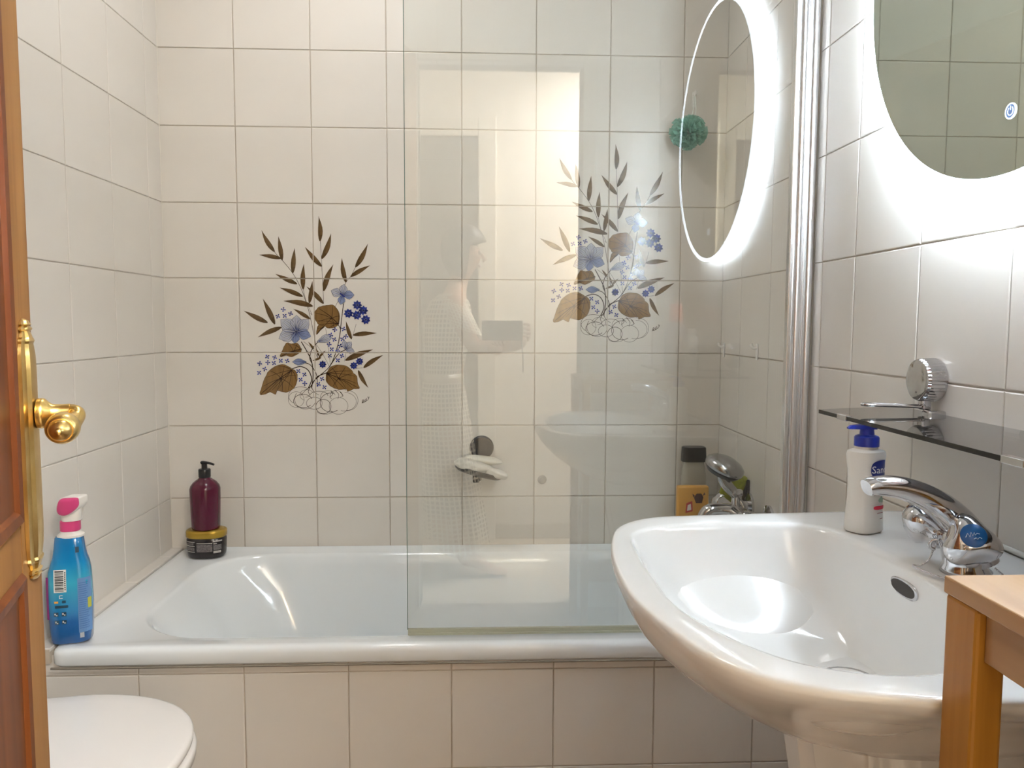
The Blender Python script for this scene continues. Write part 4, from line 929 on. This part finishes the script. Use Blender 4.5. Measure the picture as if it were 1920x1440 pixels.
# ------------------------------------------------------------------ shower end: hooks, loofah, mixer, bottles
def adhesive_hook(loc, rz, label):
    t = empty('wall_hook', loc, label, 'hook', rotz=rz)
    bm = bmesh.new(); box(bm, -.006, .006, -.0022, -.0002, -.026, .014, bev=.0008)
    ob('hook_plate', bm, mat('clear_white_plastic', (.88,.87,.84), .12), t)
    bm = bmesh.new(); tube(bm, spline([(0,-.001,.004),(0,-.008,.003),(0,-.014,.007),(0,-.015,.014)], 4), .0038, 8); ob('hook_pin', bm, mat('clear_white_plastic'), t, smooth=True)
adhesive_hook((XT-.0022, 2.098, z(-.064)), -PI/2, 'small clear wall hook nearest the back corner')
adhesive_hook((XT-.0022, 1.845, z(-.060)), -PI/2, 'small clear wall hook nearer the shower post')
adhesive_hook((.583, YB-.0018, z(.612)), 0, 'small clear hook on the back wall holding the loofah')
# loofah: ruffled mesh ball
LO = (.556, 2.082, z(.508))
bm = bmesh.new(); random.seed(11)
for k in range(70):
    u = Vector((random.gauss(0,1), random.gauss(0,1), random.gauss(0,1))).normalized(); v = u.orthogonal().normalized(); wv = u.cross(v)
    c0 = Vector((0, 0, 0)); R_ = random.uniform(.035, .055); ph = random.uniform(0, 6)
    inner, outer = [], []
    for i in range(18):
        a = 1.6*i/17-.8; d = (u*math.cos(a)+v*math.sin(a)); ruff = wv*(.008*math.sin(i*1.5+ph))
        inner.append(bm.verts.new(Vector(LO)+Vector((d.x*R_*.35, d.y*R_*.30, d.z*R_*.4))+ruff*.4)); outer.append(bm.verts.new(Vector(LO)+Vector((d.x*R_, d.y*R_*.75, d.z*R_*.85))+ruff))
    for i in range(17): bm.faces.new((inner[i], inner[i+1], outer[i+1], outer[i]))
lm = mat('mint_green_mesh', (.30,.62,.50), .55, alpha=.62)
lf = empty('loofah', LO, 'mint green bath loofah hanging from a hook near the back right corner', 'loofah')
me = bpy.data.meshes.new('mesh_ball'); bm.to_mesh(me); bm.free(); o = link('mesh_ball', me, lm, lf, smooth=True); fix(o)
bm = bmesh.new(); tube(bm, spline([(LO[0]-.003,LO[1],LO[2]+.03),(.572,2.10,z(.565)),(.582,YB-.012,z(.620)),(.580,2.10,z(.565)),(LO[0]+.006,LO[1],LO[2]+.03)], 8), .0012, 6); fix(ob('cord', bm, mat('white_cord', (.8,.85,.8), .6), lf))
# mixer
MXC = (.615, 1.80, z(-.447))
mx_ = empty('shower_mixer', (XT, 1.80, MXC[2]), 'chrome bath mixer tap on the right end wall of the bath', 'faucet')
bm = bmesh.new()
lathe(bm, [(.010,-.085),(.020,-.083),(.022,-.070),(.019,-.060),(.019,.060),(.022,.070),(.020,.083),(.010,.085)], 28, 'Y', MXC); fix(ob('mixer_body', bm, CHROME, mx_, autos=.6))
for s in (-1, 1):
    bm = bmesh.new(); lathe(bm, [(.030, XT-.0018), (.030, XT-.008), (.014, XT-.012), (.014, MXC[0]+.005)], 28, 'X', (0, 1.80+s*.065, MXC[2])); fix(ob('wall_union', bm, CHROME, mx_, autos=.6))
    bm = bmesh.new(); rings = [[(MXC[0]+r*(1+q*math.cos(4*t))*math.cos(t), 1.80+s*(.086+h), MXC[2]+r*(1+q*math.cos(4*t))*math.sin(t)) for t in [2*PI*k/40 for k in range(40)]] for h, r, q in ((0,.012,0),(.006,.020,.05),(.018,.024,.10),(.030,.022,.08),(.034,.014,0))]
    loft(bm, rings); fix(ob('mixer_knob', bm, CHROME, mx_, autos=.8))
bm = bmesh.new(); tube(bm, spline([(MXC[0],1.80,MXC[2]),(.58,1.80,MXC[2]+.006),(.548,1.80,MXC[2]+.002),(.535,1.80,MXC[2]-.022),(.533,1.80,MXC[2]-.035)], 6), .0155, 20); fix(ob('bath_spout', bm, CHROME, mx_, smooth=True))
bm = bmesh.new(); tube(bm, [(MXC[0],1.80,MXC[2]+.01),(MXC[0],1.80,MXC[2]+.045)], .011, 16); box(bm, MXC[0]-.013, MXC[0]+.013, 1.787, 1.813, MXC[2]+.04, MXC[2]+.055, bev=.003); fix(ob('hand_shower_cradle', bm, CHROME, mx_, autos=.6))
hs = empty('hand_shower', (MXC[0], 1.79, MXC[2]+.05), 'chrome hand shower with ribbed hose resting on the bath mixer', 'hand shower')
GREYC = mat('shower_chrome', (.40,.40,.40), .18, 1)
bm = bmesh.new(); ax = Vector((.34, -.25, .92)).normalized(); u = ax.cross(Vector((0, 1, 0))).normalized(); v = ax.cross(u); hc = Vector((.584, 1.795, z(-.337)))
loft(bm, [[tuple(hc+ax*h+(u*math.cos(t)+v*math.sin(t)*.95)*r) for t in [2*PI*k/40 for k in range(40)]] for h, r in ((-.016,.030),(-.013,.038),(-.006,.0465),(0,.0480),(.008,.0460),(.016,.037),(.022,.022),(.024,.010))])
fix(ob('shower_head', bm, GREYC, hs, smooth=True))
bm = bmesh.new(); loft(bm, [[tuple(hc+ax*h+(u*math.cos(t)+v*math.sin(t)*.95)*r) for t in [2*PI*k/40 for k in range(40)]] for h, r in ((-.0205,.030),(-.0195,.036),(-.0100,.0440))]); fix(ob('spray_face', bm, BLACKP, hs, autos=.6))
bm = bmesh.new(); tube(bm, spline([(.578,1.797,z(-.354)),(.582,1.80,z(-.368)),(.595,1.80,z(-.386)),(.610,1.80,z(-.402)),(.621,1.80,z(-.418))], 5), [.010,.011,.0115,.012,.0125,.0125,.013,.013,.0135,.0135,.0135,.0135,.013,.013,.0125,.012,.0115,.011,.0105,.010,.010], 18); fix(ob('handle', bm, GREYC, hs, smooth=True))
bm = bmesh.new(); P = spline([(.621,1.80,z(-.416)),(.630,1.79,z(-.435)),(.634,1.78,z(-.47)),(.630,1.765,z(-.54)),(.60,1.75,z(-.62)),(.54,1.75,z(-.72)),(.50,1.78,z(-.62)),(.56,1.79,z(-.50)),(.605,1.80,z(-.468))], 22)
tube(bm, P, [.0066+.0010*((i % 2)*2-1) for i in range(len(P))], 10); fix(ob('hose', bm, GREYC, hs, smooth=True))
# sponge in a dark holder on the end wall
bm = bmesh.new(); box(bm, -.026, .026, -.013, .013, -.034, .034, bev=.008, seg=3)
o = tag(ob('sponge', bm, noisy(mat('olive_green_sponge', rough=.9), 90, (.22,.24,.015), (.34,.36,.03), .5, 200), autos=.6), 'olive green sponge leaning in the holder behind the hand shower', 'sponge'); o.location = (.640, 1.895, z(-.405)); o.rotation_euler = (.1, .35, -.35)
bm = bmesh.new(); box(bm, .618, XT-.002, 1.870, 1.935, z(-.475), z(-.468), bev=.002); box(bm, .665, XT-.002, 1.870, 1.935, z(-.47), z(-.385), bev=.002); box(bm, .618, .622, 1.870, 1.935, z(-.47), z(-.452), bev=.001)
tag(ob('sponge_holder', bm, BLACKP), 'black plastic sponge holder on the right end wall of the bath', 'holder')
# bottle with black cap, orange sponge pack in front
t = empty('shampoo_bottle', (.592, 2.095, RZ), 'pale translucent bottle with flat black cap in the back corner of the bath', 'bottle')
bm = bmesh.new(); loft(bm, [sect(.592, 2.088, RZ+a, rx, ry, 3, 32) for a, rx, ry in ((.0005,.030,.018),(.005,.034,.022),(.20,.034,.022),(.225,.030,.020),(.232,.028,.018),(.242,.028,.018))]); fix(ob('bottle_body', bm, mat('pale_grey_bottle', (.42,.40,.34), .25), t, autos=.8))
bm = bmesh.new(); loft(bm, [sect(.592, 2.088, RZ+a, rx, ry, 3.4, 32) for a, rx, ry in ((.241,.0335,.0215),(.243,.0340,.022),(.279,.0320,.021),(.281,.030,.019))]); fix(ob('cap', bm, BLACKP, t, autos=.7))
t = empty('orange_pack', (.575, 2.03, RZ), 'orange and yellow printed pack standing beside the bath mixer', 'package')
bm = bmesh.new(); box(bm, .532, .618, 2.022, 2.044, RZ+.0005, z(-.432), bev=.006, seg=3); fix(ob('pack_body', bm, noisy(mat('orange_pack_print', rough=.35), 14, (.66,.33,.055), (.72,.42,.10)), t, autos=.6))
bm = bmesh.new()
for pts in ([(.576,-.462),(.584,-.452),(.596,-.452),(.602,-.462),(.598,-.478),(.582,-.478)],[(.572,-.452),(.579,-.458),(.574,-.462)],[(.604,-.449),(.607,-.455),(.600,-.458)]):
    bm.faces.new([bm.verts.new((x, 2.0214, z(q))) for x, q in pts][::-1])
fix(ob('dark_figure_print', bm, mat('dark_brown_ink', (.06,.02,.012), .5), t))
bm = bmesh.new(); bm.faces.new([bm.verts.new((x, 2.0213, z(q))) for x, q in ((.556,-.478),(.572,-.472),(.574,-.500),(.554,-.505))][::-1]); fix(ob('red_print', bm, mat('red_print_ink', (.5,.05,.04), .5), t))
bm = bmesh.new(); bm.faces.new([bm.verts.new((x, 2.0210, z(q))) for x, q in ((.560,-.483),(.568,-.480),(.570,-.496),(.558,-.499))][::-1]); fix(ob('white_print', bm, mat('white_label'), t))

# ------------------------------------------------------------------ person behind the camera, mirrored faintly in the screen
def P3(x, y, zz): return Vector((x, y, z(zz)))
SKIN = mat('skin', (.50,.29,.19), .5, sss=.0)
pe = empty('person', (-.12, -.30, 0), 'woman in long white crochet dress holding a phone, mirrored in the glass', 'person')
def skin_obj(name, verts, edges, root, m, parent, sub=2):
    me = bpy.data.meshes.new(name); me.from_pydata([tuple(v[0]) for v in verts], edges, []); o = bpy.data.objects.new(name, me); C.objects.link(o)
    o.modifiers.new('s', 'SKIN'); s = o.modifiers.new('u', 'SUBSURF'); s.levels = sub; s.render_levels = sub
    for i, v in enumerate(verts):
        r = v[1]; d = me.skin_vertices[0].data[i]; d.radius = r if isinstance(r, tuple) else (r, r); d.use_root = (i == root)
    bpy.context.view_layer.update()
    m2 = bpy.data.meshes.new_from_object(o.evaluated_get(bpy.context.evaluated_depsgraph_get()))
    bpy.data.objects.remove(o)
    return fix(link(name, m2, m, parent, smooth=True))
V = []; E = []
def add(p, r, frm=None): V.append((p, r)); i = len(V)-1; (E.append((frm, i)) if frm is not None else None); return i
pel = add(P3(-.155,-.30,-.32), .095)
wai = add(P3(-.145,-.30,-.20), .078, pel); che = add(P3(-.13,-.30,-.02), .095, wai); sho = add(P3(-.115,-.30,.10), .075, che)
nec = add(P3(-.090,-.30,.165), .038, sho); hea = add(P3(-.068,-.30,.225), .045, nec); h2 = add(P3(-.048,-.30,.285), .074, hea); h3 = add(P3(-.050,-.30,.335), .062, h2)
for s, fx, fy in ((1, 0, 0), (-1, -.09, 0)):
    hip = add(P3(-.15,-.30+s*.07,-.40), .075, pel); kn = add(P3(-.10+fx,-.30+s*.075,-.66), .050, hip); cal = add(P3(-.10+fx,-.30+s*.075,-.78), .046, kn)
    an = add(P3(-.055+fx,-.30+s*.075,-.985), .028, cal); hl = add(P3(-.062+fx,-.30+s*.075,-1.03), .030, an)
    ball = add(P3(.06+fx,-.30+s*.08,-1.045), (.034,.020), an); toe = add(P3(.125+fx,-.30+s*.08,-1.054), (.028,.012), ball)
hands = []
for s in (1, -1):
    a = add(P3(-.105,-.30+s*.115,.085), .042, sho); el = add(P3(-.02,-.27+s*.10,-.105), .034, a); mid_ = add(P3(.07 if s > 0 else .04,-.18+s*.03,-.09), .029, el)
    wr_ = add(P3(.165 if s > 0 else .075,-.075,-.085 if s > 0 else -.110), .021, mid_); pm_ = add(P3(.185 if s > 0 else .085,-.048,-.060 if s > 0 else -.092), (.030,.014), wr_); hands.append(V[pm_][0])
skin_obj('body', V, E, 0, SKIN, pe)
# fingers closing on the phone
for hnd, tx, sgn in ((hands[0], .178, 1), (hands[1], .070, -1)):
    for k, (dx, dz_, r) in enumerate(((0,.028,.0072),(.003,.012,.0076),(.004,-.004,.0072),(.003,-.018,.0062))):
        if sgn > 0: pts = [hnd+Vector((.008,.004,dz_*.5)), P3(.196+dx,-.030,-.030+dz_), P3(.186+dx,-.003,-.030+dz_), P3(.172,-.002,-.030+dz_)]
        else: pts = [hnd+Vector((dz_*.5,.004,.006)), P3(.072+dz_,-.030,-.080+dx), P3(.070+dz_,-.018,-.076+dx), P3(.068+dz_,-.006,-.0735)]
        fv = [(p, r*(1-.08*i)) for i, p in enumerate(pts)]; skin_obj('finger', fv, [(0,1),(1,2),(2,3)], 0, SKIN, pe, 1)
    tp = [hnd+Vector((-.01*sgn, -.002, .012)), P3(.160 if sgn > 0 else .10,-.030,-.045 if sgn > 0 else -.072), P3(.148 if sgn > 0 else .098,-.022,-.038 if sgn > 0 else -.062)]
    skin_obj('thumb', [(p, .0085) for p in tp], [(0,1),(1,2)], 0, SKIN, pe, 1)
HAIR = mat('dark_hair', (.022,.014,.011), .45)
bm = bmesh.new(); bmesh.ops.create_uvsphere(bm, u_segments=40, v_segments=24, radius=1)
for v in bm.verts:
    p = v.co.copy(); zz = p.z*.100; lower = max(0, -p.z)
    x = -.062+p.x*(.098-(.02 if p.x > 0 and p.z < .1 else 0)-(.035*lower if p.x > 0 else 0)); y = -.30+p.y*.088
    zb = .318+zz-(.045*lower if p.x < .2 else 0)
    if p.x > .35 and p.z < .25: x -= (p.x-.35)*.09
    k = 1+.02*math.sin(18*math.atan2(p.y, p.x))
    v.co = P3(-.062+(x+.062)*k, -.30+(y+.30)*k, zb)
fix(ob('hair', bm, HAIR, pe, smooth=True))
bm = bmesh.new(); tube(bm, [tuple(P3(.012,-.30,.292)), tuple(P3(.028,-.30,.268)), tuple(P3(.016,-.30,.262))], [.006,.010,.006], 10); fix(ob('nose', bm, SKIN, pe, smooth=True))
for s in (1, -1):
    bm = bmesh.new(); sphere(bm, tuple(P3(.004,-.30+s*.030,.296)), .010, 12); fix(ob('eye', bm, mat('eye_white', (.6,.58,.55), .2), pe, smooth=True))
    bm = bmesh.new(); sphere(bm, tuple(P3(-.055,-.30+s*.073,.275)), .016, 12, (.7,.4,1)); fix(ob('ear', bm, SKIN, pe, smooth=True))
bm = bmesh.new(); sphere(bm, tuple(P3(.004,-.30,.242)), .012, 12, (.5,1.4,.5)); fix(ob('mouth', bm, mat('lips', (.42,.13,.11), .4), pe, smooth=True))
# crochet dress: open lattice of off-white thread over a beige slip
LACE = bpy.data.materials.new('crochet_lace'); LACE.use_nodes = True; m = LACE; b = m.node_tree.nodes['Principled BSDF']
b.inputs['Base Color'].default_value = (.82,.78,.68,1); b.inputs['Roughness'].default_value = .8
uv = N(m, 'ShaderNodeUVMap'); br = N(m, 'ShaderNodeTexBrick'); br.offset = 0; br.inputs['Scale'].default_value = 1; br.inputs['Mortar Size'].default_value = .17; br.inputs['Mortar Smooth'].default_value = 0
br.inputs['Brick Width'].default_value = 1; br.inputs['Row Height'].default_value = 1; br.inputs['Color1'].default_value = (0,0,0,1); br.inputs['Color2'].default_value = (0,0,0,1); br.inputs['Mortar'].default_value = (1,1,1,1)
L(m, uv.outputs[0], br.inputs['Vector']); L(m, br.outputs['Color'], b.inputs['Alpha'])
SLIP = mat('taupe_slip', (.12,.10,.085), .7)
secs = [(.125,-.118,.045,.125),(.09,-.122,.085,.150),(.02,-.130,.105,.125),(-.06,-.138,.100,.118),(-.16,-.145,.088,.105),(-.225,-.150,.080,.098),(-.30,-.155,.100,.128),(-.42,-.150,.115,.140),(-.60,-.135,.128,.150),(-.80,-.115,.140,.160),(-.955,-.100,.150,.170)]
bm = bmesh.new(); uvl = bm.loops.layers.uv.new('UVMap'); NR = 56
rg = [[bm.verts.new(P3(cx+rx*math.cos(2*PI*k/NR)*(1+.035*math.sin(9*2*PI*k/NR)*(zz < -.25)), -.30+ry*math.sin(2*PI*k/NR)*(1+.035*math.sin(9*2*PI*k/NR)*(zz < -.25)), zz)) for k in range(NR)] for zz, cx, rx, ry in secs]
for i in range(len(rg)-1):
    for k in range(NR):
        j = (k+1) % NR; f = bm.faces.new((rg[i][k], rg[i][j], rg[i+1][j], rg[i+1][k]))
        for l, (a_, b_) in zip(f.loops, ((k, i), (k+1, i), (k+1, i+1), (k, i+1))): l[uvl].uv = (a_*.72, secs[b_][0]*52)
dr = fix(ob('dress', bm, LACE, pe, smooth=True))
bm = bmesh.new(); loft(bm, [[tuple(P3(cx+rx*.90*math.cos(2*PI*k/40), -.30+ry*.90*math.sin(2*PI*k/40), zz)) for k in range(40)] for zz, cx, rx, ry in secs[1:-1]], False, False); fix(ob('slip', bm, SLIP, pe, smooth=True))
bm = bmesh.new(); loft(bm, [[tuple(P3(-.150+rx*math.cos(2*PI*k/40), -.30+ry*math.sin(2*PI*k/40), zz)) for k in range(40)] for zz, rx, ry in ((-.212,.084,.101),(-.212,.087,.104),(-.245,.088,.106),(-.245,.084,.102))], False, False); fix(ob('belt', bm, mat('cream_satin_belt', (.85,.80,.70), .25), pe, smooth=True))
for s in (1, -1):
    bm = bmesh.new(); uvl = bm.loops.layers.uv.new('UVMap'); pts = [P3(-.112,-.30+s*.075,.105), P3(-.085,-.29+s*.115,.05), P3(-.050,-.28+s*.112,-.03)]; rr = (.055,.060,.064)
    rg = []
    for p, r in zip(pts, rr):
        rg.append([bm.verts.new(p+Vector((r*math.cos(2*PI*k/24), r*.9*math.sin(2*PI*k/24), -.3*r*math.cos(2*PI*k/24)))) for k in range(24)])
    for i in range(2):
        for k in range(24):
            j = (k+1) % 24; f = bm.faces.new((rg[i][k], rg[i][j], rg[i+1][j], rg[i+1][k]))
            for l, q in zip(f.loops, ((k, i*6), (k+1, i*6), (k+1, i*6+6), (k, i*6+6))): l[uvl].uv = q
    fix(ob('sleeve', bm, LACE, pe, smooth=True))
ph = empty('phone', (.10, -.01, z(-.03)), 'dark phone held sideways at the camera position, mirrored in the glass', 'phone')
fix(ob('phone_body', B(.012, .172, -.0235, -.0155, z(-.066), z(.012), bev=.003), mat('dark_phone', (.02,.02,.024), .25), ph))
bm = bmesh.new(); tube(bm, spline([tuple(P3(.166,-.018,-.066)), tuple(P3(.172,-.018,-.12)), tuple(P3(.173,-.018,-.19))], 5), .003, 8); fix(ob('wrist_strap', bm, BLACKP, ph, smooth=True))
# tiny printed marks stay joined: too small to pick apart
for o in bpy.data.objects:
    if o.type == 'MESH' and o.name.split('.')[0] in ('hazard_marks','white_marks','label_fine_print','label_leaves','label_lines','label_text_block','barcode','side_text','label_text','disc_lettering','dark_figure_print','plug_chain','floral_print','power_symbol'):
        o['kind'] = 'stuff'
for o in bpy.data.objects:
    g = {'soap_bar': 'soap pieces in the dish', 'wall_hook': 'small clear wall hooks', 'ceiling_lamp': 'round ceiling lamps'}.get(o.name.split('.')[0])
    if g and o.parent is None: o['group'] = g
